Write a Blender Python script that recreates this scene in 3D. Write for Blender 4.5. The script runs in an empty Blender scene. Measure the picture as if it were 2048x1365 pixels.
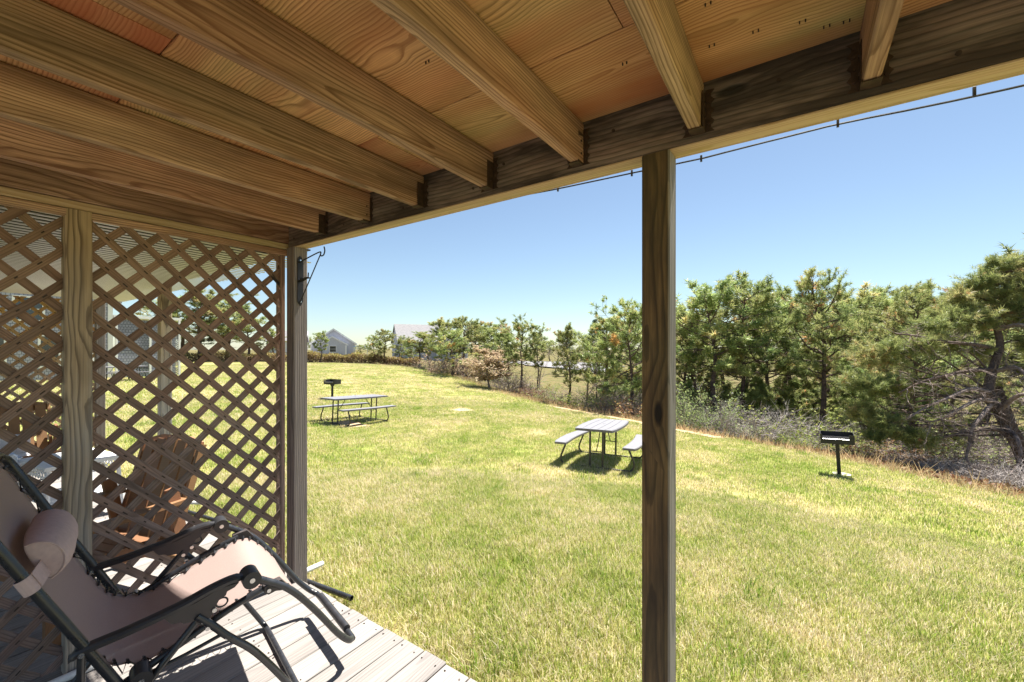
import bpy, bmesh, math, random
import numpy as np
from mathutils import Vector, Matrix

scene = bpy.context.scene
COL = scene.collection
R = math.radians
PI = math.pi

# ------------------------------------------------------------------ camera
CAM_Z = 1.4695
cam_d = bpy.data.cameras.new("camera")
cam = bpy.data.objects.new("camera", cam_d)
COL.objects.link(cam)
cam.location = (0, 0, CAM_Z)
cam.rotation_euler = (R(90), 0, 0.6007)
cam_d.sensor_width = 36.0
cam_d.lens = 838.3 / 2048 * 36
cam_d.shift_y = (696.7 - 682.5) / 2048
cam_d.clip_start = 0.02
cam_d.clip_end = 3000
scene.camera = cam

# ------------------------------------------------------------------ sky, sun, exposure
SUN = Vector((0.05, 0.48, 1.0)).normalized()          # towards the sun
world = bpy.data.worlds.new("World")
scene.world = world
world.use_nodes = True
wn = world.node_tree
bg = wn.nodes["Background"]
sky = wn.nodes.new("ShaderNodeTexSky")
sky.sky_type = 'NISHITA'
sky.sun_disc = False
sky.sun_elevation = math.asin(SUN.z)
sky.sun_rotation = math.atan2(SUN.x, SUN.y)
sky.altitude = 10
sky.air_density = 1.0
sky.dust_density = 0.2
sky.ozone_density = 1.1
tint = wn.nodes.new("ShaderNodeMix")        # the photograph's sky leans to teal everywhere
tint.data_type = 'RGBA'
tint.blend_type = 'MULTIPLY'
tint.inputs[0].default_value = 1.0
tint.inputs[7].default_value = (0.76, 0.85, 0.88, 1)
wn.links.new(sky.outputs[0], tint.inputs[6])
soft = wn.nodes.new("ShaderNodeHueSaturation")
soft.inputs["Saturation"].default_value = 0.88
wn.links.new(tint.outputs[2], soft.inputs["Color"])
wn.links.new(soft.outputs[0], bg.inputs[0])
bg.inputs[1].default_value = 0.055
sun_d = bpy.data.lights.new("sun", 'SUN')
sun_d.energy = 5.0
sun_d.angle = R(0.5)
sun_d.color = (1.0, 0.96, 0.88)
sun = bpy.data.objects.new("sun", sun_d)
COL.objects.link(sun)
sun.rotation_euler = SUN.to_track_quat('Z', 'Y').to_euler()
scene.view_settings.view_transform = 'Standard'
scene.view_settings.look = 'None'
scene.view_settings.gamma = 1
scene.view_settings.use_curve_mapping = False
scene.view_settings.exposure = 1.62
scene.cycles.diffuse_bounces = 6
scene.cycles.max_bounces = 12
scene.cycles.transparent_max_bounces = 12
scene.cycles.sample_clamp_indirect = 8

# ------------------------------------------------------------------ node helpers
def N(nt, kind, ins=None, **props):
    n = nt.nodes.new(kind)
    for k, v in props.items():
        setattr(n, k, v)
    for k, v in (ins or {}).items():
        s = n.inputs[k]
        if isinstance(v, bpy.types.NodeSocket):
            nt.links.new(v, s)
        else:
            s.default_value = v
    return n

def M(nt, op, a, b=0.0, c=0.0, clamp=False):
    n = nt.nodes.new("ShaderNodeMath")
    n.operation = op
    n.use_clamp = clamp
    for i, v in enumerate((a, b, c)):
        if isinstance(v, bpy.types.NodeSocket):
            nt.links.new(v, n.inputs[i])
        else:
            n.inputs[i].default_value = v
    return n.outputs[0]

def VM(nt, op, a, b=(0, 0, 0)):
    n = nt.nodes.new("ShaderNodeVectorMath")
    n.operation = op
    for i, v in enumerate((a, b)):
        if isinstance(v, bpy.types.NodeSocket):
            nt.links.new(v, n.inputs[i])
        else:
            n.inputs[i].default_value = v
    return n.outputs[0]

def ramp(nt, fac, stops, interp='LINEAR'):
    n = nt.nodes.new("ShaderNodeValToRGB")
    r = n.color_ramp
    r.interpolation = interp
    while len(r.elements) < len(stops):
        r.elements.new(0.5)
    for e, (p, c) in zip(r.elements, stops):
        e.position = p
        e.color = (c, c, c, 1) if isinstance(c, (int, float)) else (*c, 1)
    nt.links.new(fac, n.inputs[0])
    return n.outputs[0]

def mix(nt, fac, a, b, blend='MIX'):
    n = nt.nodes.new("ShaderNodeMix")
    n.data_type = 'RGBA'
    n.blend_type = blend
    for i, v in ((0, fac), (6, a), (7, b)):
        if isinstance(v, bpy.types.NodeSocket):
            nt.links.new(v, n.inputs[i])
        else:
            n.inputs[i].default_value = v if i == 0 else (*v, 1)
    return n.outputs[2]

def noise(nt, vec, scale, detail=3.0, rough=0.55, out=0):
    n = N(nt, "ShaderNodeTexNoise", {"Vector": vec, "Scale": scale, "Detail": detail, "Roughness": rough})
    return n.outputs[out]

def sep(nt, v):
    return N(nt, "ShaderNodeSeparateXYZ", {0: v}).outputs

def comb(nt, x, y, z):
    return N(nt, "ShaderNodeCombineXYZ", {0: x, 1: y, 2: z}).outputs[0]

def new_mat(name):
    m = bpy.data.materials.new(name)
    m.use_nodes = True
    nt = m.node_tree
    return m, nt, nt.nodes["Principled BSDF"]

def bump(nt, height, strength, dist, bsdf):
    b = N(nt, "ShaderNodeBump", {"Strength": strength, "Distance": dist, "Height": height})
    nt.links.new(b.outputs[0], bsdf.inputs["Normal"])

def wood(name, light, dark, ring=95.0, ringamt=0.7, knot=0.25, fine=0.35, wob=0.035, rough=0.72,
         grey=None, greyamt=0.0, grey_z=None, green=0.0, red=0.0, stain=0.0, bumpamt=0.25, pith=0.05, coarse=1.0, side_grey=None, vrange=0.3):
    """sawn timber: growth rings cut through by the board, knots, streaks; the board lies along its local X"""
    m, nt, bs = new_mat(name)
    tc = N(nt, "ShaderNodeTexCoord").outputs["Object"]
    rnd = N(nt, "ShaderNodeObjectInfo").outputs["Random"]
    r2 = M(nt, 'FRACT', M(nt, 'MULTIPLY', rnd, 17.31))
    r3 = M(nt, 'FRACT', M(nt, 'MULTIPLY', rnd, 71.93))
    p = VM(nt, 'ADD', tc, comb(nt, M(nt, 'MULTIPLY', rnd, 60.0), 0.0, 0.0))
    px, py, pz = sep(nt, p)
    wv = N(nt, "ShaderNodeTexNoise", {"Vector": VM(nt, 'MULTIPLY', p, (1.1 * coarse, 3.5, 3.5)), "Scale": 1.0, "Detail": 2.5})
    wx, wy, wz = sep(nt, wv.outputs[1])
    qy = M(nt, 'ADD', M(nt, 'ADD', py, M(nt, 'MULTIPLY', M(nt, 'SUBTRACT', r2, 0.5), pith * 2.4)), M(nt, 'MULTIPLY', M(nt, 'SUBTRACT', wx, 0.5), wob * 2))
    qz = M(nt, 'ADD', M(nt, 'ADD', pz, M(nt, 'MULTIPLY', M(nt, 'SUBTRACT', r3, 0.5), pith * 2.4)), M(nt, 'MULTIPLY', M(nt, 'SUBTRACT', wy, 0.5), wob * 2))
    rad = M(nt, 'SQRT', M(nt, 'ADD', M(nt, 'MULTIPLY', qy, qy), M(nt, 'MULTIPLY', qz, qz)))
    vo = N(nt, "ShaderNodeTexVoronoi", {"Vector": VM(nt, 'MULTIPLY', p, (2.3, 6.5, 6.5)), "Scale": 1.0})
    vd, vc = vo.outputs["Distance"], sep(nt, vo.outputs["Color"])[0]
    gate = M(nt, 'LESS_THAN', vc, knot)
    halo = M(nt, 'MULTIPLY', gate, ramp(nt, vd, [(0.0, 1.0), (0.16, 0.55), (0.45, 0.0)]))
    core = M(nt, 'MULTIPLY', gate, ramp(nt, vd, [(0.07, 1.0), (0.115, 0.0)]))
    rad = M(nt, 'ADD', rad, M(nt, 'MULTIPLY', halo, 0.03))
    sm = noise(nt, VM(nt, 'MULTIPLY', p, (4, 60, 60)), 1.0, 2.0)
    rv = M(nt, 'FRACT', M(nt, 'ADD', M(nt, 'MULTIPLY', rad, ring), M(nt, 'MULTIPLY', sm, 0.35)))
    late = ramp(nt, rv, [(0.0, 0.12), (0.3, 0.0), (0.62, 0.35), (0.86, 1.0), (0.97, 0.75), (1.0, 0.12)])
    st = noise(nt, VM(nt, 'MULTIPLY', p, (2.5, 240, 240)), 1.0, 2.0)
    tone = noise(nt, VM(nt, 'MULTIPLY', p, (0.9, 7, 7)), 1.0, 3.0)
    c = mix(nt, M(nt, 'MULTIPLY', late, ringamt), light, dark)
    c = mix(nt, M(nt, 'MULTIPLY', ramp(nt, st, [(0.35, 0.0), (0.75, 1.0)]), fine), c, dark)
    if green:
        c = mix(nt, M(nt, 'MULTIPLY', ramp(nt, noise(nt, VM(nt, 'MULTIPLY', p, (0.8, 3, 3)), 1.0, 3.0), [(0.45, 0.0), (0.68, 1.0)]), green), c, (0.20, 0.22, 0.075))
    if red:
        c = mix(nt, M(nt, 'MULTIPLY', ramp(nt, noise(nt, VM(nt, 'MULTIPLY', p, (0.7, 2.5, 2.6)), 1.3, 3.0), [(0.4, 0.0), (0.66, 1.0)]), red), c, (0.34, 0.105, 0.04))
    c = mix(nt, M(nt, 'MULTIPLY', halo, 0.45), c, dark)
    c = mix(nt, core, c, tuple(v * 0.22 for v in dark))
    if grey is not None:
        g = noise(nt, VM(nt, 'MULTIPLY', p, (1.4, 14, 14)), 1.0, 4.0, 0.65)
        gm = ramp(nt, g, [(0.3, 0.35), (0.7, 1.0)])
        fac = M(nt, 'MULTIPLY', gm, greyamt, clamp=True)
        if grey_z:
            zz = sep(nt, N(nt, "ShaderNodeNewGeometry").outputs["Position"])[2]
            zz = M(nt, 'ADD', zz, M(nt, 'MULTIPLY', M(nt, 'SUBTRACT', tone, 0.5), 0.8))
            fac = M(nt, 'MULTIPLY', fac, ramp(nt, M(nt, 'DIVIDE', M(nt, 'SUBTRACT', zz, grey_z[0]), grey_z[1] - grey_z[0]), [(0.0, 1.0), (1.0, 0.15)]))
        gd = tuple(v * 0.42 for v in grey)
        gc = mix(nt, M(nt, 'MULTIPLY', late, 0.75), grey, gd)
        gc = mix(nt, M(nt, 'MULTIPLY', ramp(nt, st, [(0.4, 0.0), (0.7, 1.0)]), 0.5), gc, gd)
        c = mix(nt, fac, c, gc)
        c = mix(nt, core, c, tuple(v * 0.25 for v in gd))
    if stain:
        s = noise(nt, VM(nt, 'MULTIPLY', p, (1.3, 8, 8)), 1.0, 5.0, 0.7)
        c = mix(nt, M(nt, 'MULTIPLY', ramp(nt, s, [(0.42, 1.0), (0.62, 0.0)]), stain), c, (0.018, 0.014, 0.013))
    if side_grey is not None:      # the side turned to the weather has bleached
        nx = sep(nt, N(nt, "ShaderNodeNewGeometry").outputs["True Normal"])
        sf = ramp(nt, M(nt, 'MAXIMUM', nx[0], nx[1]), [(0.5, 0.0), (0.8, 1.0)])
        gd = tuple(q * 0.4 for q in side_grey)
        sg_ = mix(nt, M(nt, 'MULTIPLY', late, 0.7), side_grey, gd)
        sg_ = mix(nt, M(nt, 'MULTIPLY', ramp(nt, st, [(0.4, 0.0), (0.7, 1.0)]), 0.6), sg_, gd)
        c = mix(nt, M(nt, 'MULTIPLY', sf, 0.9), c, sg_)
    v = M(nt, 'ADD', 0.97, M(nt, 'ADD', M(nt, 'MULTIPLY', M(nt, 'SUBTRACT', r3, 0.5), vrange), M(nt, 'MULTIPLY', M(nt, 'SUBTRACT', tone, 0.5), 0.55)))
    c = N(nt, "ShaderNodeHueSaturation", {"Hue": M(nt, 'ADD', 0.49, M(nt, 'MULTIPLY', r2, 0.018)), "Saturation": 1.0, "Value": v, "Color": c}).outputs[0]
    nt.links.new(c, bs.inputs["Base Color"])
    bs.inputs["Roughness"].default_value = rough
    bs.inputs["Specular IOR Level"].default_value = 0.3
    h = M(nt, 'SUBTRACT', M(nt, 'MULTIPLY', late, 0.6), M(nt, 'MULTIPLY', st, 0.6))
    h = M(nt, 'SUBTRACT', h, M(nt, 'MULTIPLY', core, 1.5))
    bump(nt, h, bumpamt, 0.004, bs)
    return m

def plain(name, col, rough=0.5, metal=0.0, var=0.25, scale=12.0, spec=0.5, bumpamt=0.0, second=None):
    m, nt, bs = new_mat(name)
    tc = N(nt, "ShaderNodeTexCoord").outputs["Object"]
    n = noise(nt, tc, scale, 5.0, 0.6)
    a = tuple(v * (1 - var) for v in col)
    b = second or tuple(min(1, v * (1 + var)) for v in col)
    c = ramp(nt, n, [(0.3, a), (0.7, b)])
    nt.links.new(c, bs.inputs["Base Color"])
    bs.inputs["Metallic"].default_value = metal
    bs.inputs["Specular IOR Level"].default_value = spec
    nt.links.new(ramp(nt, n, [(0.3, max(0, rough - 0.1)), (0.7, min(1, rough + 0.1))]), bs.inputs["Roughness"])
    if bumpamt:
        bump(nt, n, bumpamt, 0.004, bs)
    return m

def leafy(name, cols, trans=0.35, rough=0.6):
    """foliage: base colour from the per-leaf tint attribute, light passes through"""
    m, nt, bs = new_mat(name)
    t = N(nt, "ShaderNodeAttribute", attribute_name="tint").outputs["Fac"]
    c = ramp(nt, t, cols)
    rnd = N(nt, "ShaderNodeObjectInfo").outputs["Random"]
    c = N(nt, "ShaderNodeHueSaturation", {"Hue": M(nt, 'ADD', 0.485, M(nt, 'MULTIPLY', rnd, 0.03)), "Value": M(nt, 'ADD', 0.85, M(nt, 'MULTIPLY', rnd, 0.3)), "Color": c}).outputs[0]
    nt.links.new(c, bs.inputs["Base Color"])
    bs.inputs["Roughness"].default_value = rough
    bs.inputs["Specular IOR Level"].default_value = 0.35
    tr = N(nt, "ShaderNodeBsdfTranslucent", {"Color": c})
    mx = N(nt, "ShaderNodeMixShader", {0: trans})
    nt.links.new(bs.outputs[0], mx.inputs[1])
    nt.links.new(tr.outputs[0], mx.inputs[2])
    nt.links.new(mx.outputs[0], nt.nodes["Material Output"].inputs[0])
    return m

# ------------------------------------------------------------------ mesh helpers
class B:
    """collects simple shapes and links them as one mesh object"""
    def __init__(self):
        self.v, self.f, self.t = [], [], []

    def add(self, vs, fs, tint=0.5):
        o = len(self.v)
        self.v += [tuple(v) for v in vs]
        self.f += [tuple(i + o for i in f) for f in fs]
        self.t += [tint] * len(vs)

    def box(self, x0, x1, y0, y1, z0, z1, bev=0.0, mat=None):
        if bev <= 0:
            vs = [(x, y, z) for x in (x0, x1) for y in (y0, y1) for z in (z0, z1)]
            fs = [(0, 1, 3, 2), (4, 6, 7, 5), (0, 4, 5, 1), (2, 3, 7, 6), (0, 2, 6, 4), (1, 5, 7, 3)]
        else:
            b = bev
            prof = [(y0 + b, z0), (y1 - b, z0), (y1, z0 + b), (y1, z1 - b), (y1 - b, z1), (y0 + b, z1), (y0, z1 - b), (y0, z0 + b)]
            vs = [(x0, y, z) for y, z in prof] + [(x1, y, z) for y, z in prof]
            fs = [tuple(range(7, -1, -1)), tuple(range(8, 16))] + [(i, (i + 1) % 8, (i + 1) % 8 + 8, i + 8) for i in range(8)]
        if mat is not None:
            vs = [mat @ Vector(v) for v in vs]
        self.add(vs, fs)

    def tube(self, pts, rad, n=8, tint=0.5, cap=True, closed=False):
        pts = [Vector(p) for p in pts]
        k = len(pts)
        rs = rad if isinstance(rad, (list, tuple)) else [rad] * k
        vs, fs = [], []
        up = None
        for i, p in enumerate(pts):
            if closed:
                d = pts[(i + 1) % k] - pts[i - 1]
            else:
                d = pts[min(i + 1, k - 1)] - pts[max(i - 1, 0)]
            if d.length < 1e-9:
                d = Vector((0, 0, 1))
            d.normalize()
            if up is None:
                up = Vector((0, 0, 1)) if abs(d.z) < 0.9 else Vector((1, 0, 0))
            s = d.cross(up)
            if s.length < 1e-6:
                s = d.orthogonal()
            s.normalize()
            up = s.cross(d).normalized()
            for j in range(n):
                a = 2 * PI * j / n
                vs.append(p + (s * math.cos(a) + up * math.sin(a)) * rs[i])
        m = k if closed else k - 1
        for i in range(m):
            i2 = (i + 1) % k
            for j in range(n):
                j2 = (j + 1) % n
                fs.append((i * n + j, i * n + j2, i2 * n + j2, i2 * n + j))
        if cap and not closed:
            fs.append(tuple(range(n - 1, -1, -1)))
            fs.append(tuple(range((k - 1) * n, k * n)))
        self.add(vs, fs, tint)

    def cyl(self, a, b, r, n=12, r2=None):
        self.tube([a, b], [r, r if r2 is None else r2], n)

    def prism(self, poly, axis, lo, hi):
        """a flat outline (two coordinates) given thickness along one axis"""
        def P(u, v, w):
            return {0: (w, u, v), 1: (u, w, v), 2: (u, v, w)}[axis]
        n = len(poly)
        vs = [P(u, v, lo) for u, v in poly] + [P(u, v, hi) for u, v in poly]
        fs = [tuple(range(n - 1, -1, -1)), tuple(range(n, 2 * n))] + [(i, (i + 1) % n, (i + 1) % n + n, i + n) for i in range(n)]
        self.add(vs, fs)

    def mesh(self, name, smooth=False, tint=False):
        me = bpy.data.meshes.new(name)
        me.from_pydata(self.v, [], self.f)
        if tint:
            a = me.attributes.new("tint", 'FLOAT', 'POINT')
            a.data.foreach_set("value", np.array(self.t, np.float32))
        bm = bmesh.new()
        bm.from_mesh(me)
        bmesh.ops.recalc_face_normals(bm, faces=bm.faces)
        bm.to_mesh(me)
        bm.free()
        if smooth:
            me.polygons.foreach_set("use_smooth", [True] * len(me.polygons))
            me.set_sharp_from_angle(angle=R(40))
        me.update()
        return me

def place(name, me, mat, parent=None, loc=(0, 0, 0), rot=(0, 0, 0)):
    o = bpy.data.objects.new(name, me)
    COL.objects.link(o)
    if mat is not None:
        if len(me.materials) == 0:
            me.materials.append(mat)
        elif me.materials[0] != mat:
            o.material_slots[0].link = 'OBJECT'
            o.material_slots[0].material = mat
    o.parent = parent
    o.location = loc
    o.rotation_euler = rot
    return o

def obj(name, b, mat, parent=None, loc=(0, 0, 0), rot=(0, 0, 0), smooth=False):
    return place(name, b.mesh(name, smooth), mat, parent, loc, rot)

def tag(o, label=None, cat=None, group=None, kind=None):
    for k, v in (("label", label), ("category", cat), ("group", group), ("kind", kind)):
        if v:
            o[k] = v
    return o

def empty(name, loc=(0, 0, 0), rz=0.0, label=None, cat=None, group=None, kind=None):
    o = bpy.data.objects.new(name, None)
    o.empty_display_size = 0.1
    COL.objects.link(o)
    o.location = loc
    o.rotation_euler = (0, 0, rz)
    return tag(o, label, cat, group, kind)

def copy_tree(o, parent=None):
    c = o.copy()
    COL.objects.link(c)
    c.parent = parent
    for ch in list(o.children):
        copy_tree(ch, c)
    return c

def fast_mesh(name, verts, tris, tint=None):
    """large triangle soups straight from arrays"""
    me = bpy.data.meshes.new(name)
    verts = np.asarray(verts, np.float32)
    tris = np.asarray(tris, np.int32)
    me.vertices.add(len(verts))
    me.vertices.foreach_set("co", verts.ravel())
    me.loops.add(tris.size)
    me.loops.foreach_set("vertex_index", tris.ravel())
    me.polygons.add(len(tris))
    me.polygons.foreach_set("loop_start", np.arange(0, tris.size, 3, dtype=np.int32))
    me.polygons.foreach_set("loop_total", np.full(len(tris), 3, np.int32))
    if tint is not None:
        a = me.attributes.new("tint", 'FLOAT', 'POINT')
        a.data.foreach_set("value", np.asarray(tint, np.float32))
    me.update(calc_edges=True)
    return me

def spline(pts, n=6):
    """Catmull-Rom through the points"""
    P = [Vector(p) for p in pts]
    P = [P[0] * 2 - P[1]] + P + [P[-1] * 2 - P[-2]]
    out = []
    for i in range(1, len(P) - 2):
        a, b, c, d = P[i - 1:i + 3]
        for k in range(n):
            t = k / n
            out.append(0.5 * ((2 * b) + (c - a) * t + (2 * a - 5 * b + 4 * c - d) * t * t + (3 * b - a - 3 * c + d) * t ** 3))
    out.append(P[-2])
    return out

# camera axes, only to turn measured bearings and distances into places on the site
RIGHT = Vector((math.cos(0.6007), math.sin(0.6007), 0))
FWD = Vector((-math.sin(0.6007), math.cos(0.6007), 0))
def site(px, depth):
    """ground position (x, y) at a bearing and a distance along the view"""
    p = RIGHT * ((px - 1024) / 838.3 * depth) + FWD * depth
    return p.x, p.y
def height_at(py, depth):
    return CAM_Z + (696.7 - py) / 838.3 * depth

# ------------------------------------------------------------------ terrain
GP = [(-2.5, 1.5, -.11), (3, 1.5, -.12), (-7, 1.5, -.11), (-14, 1.5, -.10), (0, -6, -.1), (-14, -6, -.08), (10, -6, -.2),
      (-3.0, 6.95, -.70), (-3.26, 8.43, -.78), (-10.6, 6.8, -.67), (-10.7, 8.3, -.71), (.54, 10.07, -.93), (-15.1, 9.64, -.56),
      (-26, 3, -.08), (-33, 6, -.22), (-45, 5, -.2), (-26, 14, -.32), (-40.4, 23.1, .0), (-33.9, 26, -.13), (-26.2, 26.9, -.53), (-14.6, 20.1, -1.13),
      (-7.5, 16.9, -1.33), (-4.6, 15.4, -1.25), (-2.5, 13.7, -1.13), (.75, 12.9, -1.15), (3.2, 10.9, -1.12), (9, 6.5, -.95), (14, 0, -.6),
      (-1.0, 17.5, -2.1), (3, 16.5, -2.0), (7, 13.5, -1.9), (-5, 20.5, -2.2), (-11, 25, -2.3), (-20, 34, -1.9), (-60, 40, .2), (-66, 45, .2), (-70, 20, .0),
      (-34, 33, -.6), (-45, 32, .0), (5, 24, -2.75), (-8, 40, -2.8), (12, 22, -2.8), (20, 10, -2.4), (25, 0, -2.0), (-30, 60, -2.6), (-35, 83, -2.6), (20, 45, -2.9),
      (-60, 60, -1.0), (-70, 110, -2.6), (50, 30, -2.9), (-90, 30, 0.1), (-10, 80, -2.8)]
gp = np.array(GP)
def tps(r2):
    return np.where(r2 > 0, 0.5 * r2 * np.log(np.maximum(r2, 1e-9)), 0)
_d = gp[:, None, :2] - gp[None, :, :2]
_K = tps((_d ** 2).sum(2)) + np.eye(len(gp)) * 2.0
_P = np.c_[np.ones(len(gp)), gp[:, :2]]
_A = np.block([[_K, _P], [_P.T, np.zeros((3, 3))]])
_w = np.linalg.solve(_A, np.r_[gp[:, 2], 0, 0, 0])
def ground(x, y):
    x = np.atleast_1d(np.asarray(x, float)); y = np.atleast_1d(np.asarray(y, float))
    r2 = (x[:, None] - gp[None, :, 0]) ** 2 + (y[:, None] - gp[None, :, 1]) ** 2
    z = tps(r2) @ _w[:len(gp)] + _w[-3] + _w[-2] * x + _w[-1] * y
    z = np.clip(z, -3.3, 0.6)
    d = np.hypot(x + 15, y - 20)
    k = np.clip((d - 85) / 80, 0, 1)
    return z * (1 - k) + (-2.9) * k
def gz(x, y):
    return float(ground(x, y)[0])

EDGE = [(14, -8), (14, 0), (9, 6.5), (5.6, 9.6), (3.2, 10.9), (.75, 12.6), (-2.5, 13.9), (-4.6, 15.4), (-7.5, 16.9), (-14.6, 20.1), (-20, 24.0), (-26.2, 26.9), (-33.9, 26), (-40.4, 23.1), (-48, 18), (-62, 15), (-62, -8)]
def in_lawn(x, y):
    x = np.asarray(x, float); y = np.asarray(y, float)
    c = np.zeros(x.shape, bool)
    n = len(EDGE)
    for i in range(n):
        x1, y1 = EDGE[i]; x2, y2 = EDGE[(i + 1) % n]
        if y1 == y2:
            continue
        k = ((y1 > y) != (y2 > y)) & (x < (x2 - x1) * (y - y1) / (y2 - y1) + x1)
        c ^= k
    return c

def axis(lo, hi, step, far):
    a = list(np.arange(lo, hi + 1e-6, step))
    s = step
    b, t = a[-1], []
    while b < far:
        s *= 1.35; b += s; t.append(b)
    s = step; b = a[0]; h = []
    while b > -far:
        s *= 1.35; b -= s; h.append(b)
    return np.array(h[::-1] + a + t)
gx = axis(-50, 18, 0.4, 900)
gy = axis(-4, 34, 0.4, 900)
XX, YY = np.meshgrid(gx, gy, indexing='ij')
ZZ = ground(XX.ravel(), YY.ravel()).reshape(XX.shape)
rs = np.random.RandomState(3)
ZZ += (np.sin(XX * 1.7 + YY * .6) * np.sin(YY * 1.3 - XX * .4)) * 0.018
idx = np.arange(XX.size).reshape(XX.shape)
cx = (XX[:-1, :-1] + XX[1:, 1:]) / 2
cyy = (YY[:-1, :-1] + YY[1:, 1:]) / 2
inl = in_lawn(cx, cyy)
quads = np.stack([idx[:-1, :-1], idx[1:, :-1], idx[1:, 1:], idx[:-1, 1:]], -1)
def grid_obj(name, q):
    used = np.unique(q)
    rm = np.full(XX.size, -1); rm[used] = np.arange(len(used))
    q = rm[q]
    co = np.stack([XX.ravel(), YY.ravel(), ZZ.ravel()], 1)[used]
    me = fast_mesh(name, co, np.concatenate([q[:, [0, 1, 2]], q[:, [0, 2, 3]]]))
    me.polygons.foreach_set("use_smooth", [True] * len(me.polygons))
    return me

def mat_lawn(name="lawn"):
    m, nt, bs = new_mat(name)
    P = N(nt, "ShaderNodeNewGeometry").outputs["Position"]
    a = noise(nt, P, 0.55, 5.0, 0.6)
    b = noise(nt, VM(nt, 'MULTIPLY', P, (1, 1, 0.2)), 3.1, 5.0, 0.65)
    c = noise(nt, P, 38.0, 4.0, 0.7)
    k = M(nt, 'ADD', M(nt, 'MULTIPLY', a, 0.55), M(nt, 'ADD', M(nt, 'MULTIPLY', b, 0.35), M(nt, 'MULTIPLY', c, 0.3)))
    col = ramp(nt, k, [(0.39, (0.14, 0.20, 0.034)), (0.52, (0.235, 0.255, 0.065)), (0.64, (0.335, 0.29, 0.12)), (0.77, (0.41, 0.32, 0.18))])
    # a few bare sandy patches
    d = noise(nt, P, 0.42, 2.0)
    col = mix(nt, ramp(nt, d, [(0.70, 0.0), (0.78, 0.8)]), col, (0.42, 0.27, 0.15))
    nt.links.new(col, bs.inputs["Base Color"])
    bs.inputs["Roughness"].default_value = 0.9
    bs.inputs["Specular IOR Level"].default_value = 0.1
    bump(nt, c, 0.6, 0.03, bs)
    return m

def mat_floor():
    m, nt, bs = new_mat("leaf_litter")
    P = N(nt, "ShaderNodeNewGeometry").outputs["Position"]
    a = noise(nt, P, 0.9, 5.0, 0.65)
    c = noise(nt, P, 14.0, 4.0, 0.7)
    k = M(nt, 'ADD', M(nt, 'MULTIPLY', a, 0.6), M(nt, 'MULTIPLY', c, 0.45))
    col = ramp(nt, k, [(0.34, (0.055, 0.075, 0.022)), (0.5, (0.12, 0.115, 0.045)), (0.62, (0.19, 0.135, 0.075)), (0.78, (0.25, 0.20, 0.13))])
    nt.links.new(col, bs.inputs["Base Color"])
    bs.inputs["Roughness"].default_value = 0.95
    bs.inputs["Specular IOR Level"].default_value = 0.05
    bump(nt, c, 0.8, 0.06, bs)
    return m

M_LAWN = mat_lawn()
lawn = place("lawn", grid_obj("lawn", quads[inl]), M_LAWN)
tag(lawn, "wide sloping lawn of patchy green and straw coloured grass", "lawn", kind="structure")
floor = place("ground", grid_obj("ground", quads[~inl]), mat_floor())
tag(floor, "lower brown woodland ground strewn with leaf litter beyond the lawn", "ground", kind="structure")

def ribbon(name, path, width, mat, label, cat, dz=0.03, sub=10):
    pts = spline([(x, y, 0) for x, y in path], sub)
    b = B()
    vs, fs = [], []
    for i, p in enumerate(pts):
        d = pts[min(i + 1, len(pts) - 1)] - pts[max(0, i - 1)]
        d = Vector((-d.y, d.x, 0)).normalized()
        for k in range(5):
            q = p + d * width * (k / 4 - .5)
            vs.append((q.x, q.y, gz(q.x, q.y) + dz))
        if i:
            for k in range(4):
                fs.append((i * 5 - 5 + k, i * 5 - 4 + k, i * 5 + 1 + k, i * 5 + k))
    b.add(vs, fs)
    o = obj(name, b, mat)
    return tag(o, label, cat, kind="structure")
M_ROAD = plain("old_asphalt", (0.22, 0.21, 0.215), 0.9, var=0.12, scale=0.8, spec=0.1)
ribbon("road", [(-75, 92), (-36, 76), (-20, 60), (-8.2, 45), (1.1, 34.3), (7.4, 31), (16, 28), (30, 24)], 6.0, M_ROAD, "pale grey road passing behind the pines below the lawn", "road", 0.08)
M_SAND = plain("sandy_soil", (0.46, 0.33, 0.21), 0.95, var=0.3, scale=3.0, spec=0.05)
ribbon("path", [(-9.5, 17.0), (-7.2, 16.1), (-5.3, 15.0), (-3.4, 13.8), (-1.8, 13.1)], 0.8, M_SAND, "bare sandy strip along the edge of the mown grass", "path", 0.035)
# the pale parking lot seen in the gap between the pines
pb = B()
ring = [site(1030, 118), site(1052, 84), site(1215, 70), site(1250, 92), site(1190, 120)]
cxy = (sum(p[0] for p in ring) / 5, sum(p[1] for p in ring) / 5)
pb.add([(x, y, gz(x, y) + .25) for x, y in ring + [cxy]], [(i, (i + 1) % 5, 5) for i in range(5)])
tag(obj("parking_lot", pb, M_ROAD), "pale empty parking lot glimpsed through the gap between the pines", "parking lot", kind="structure")

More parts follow.
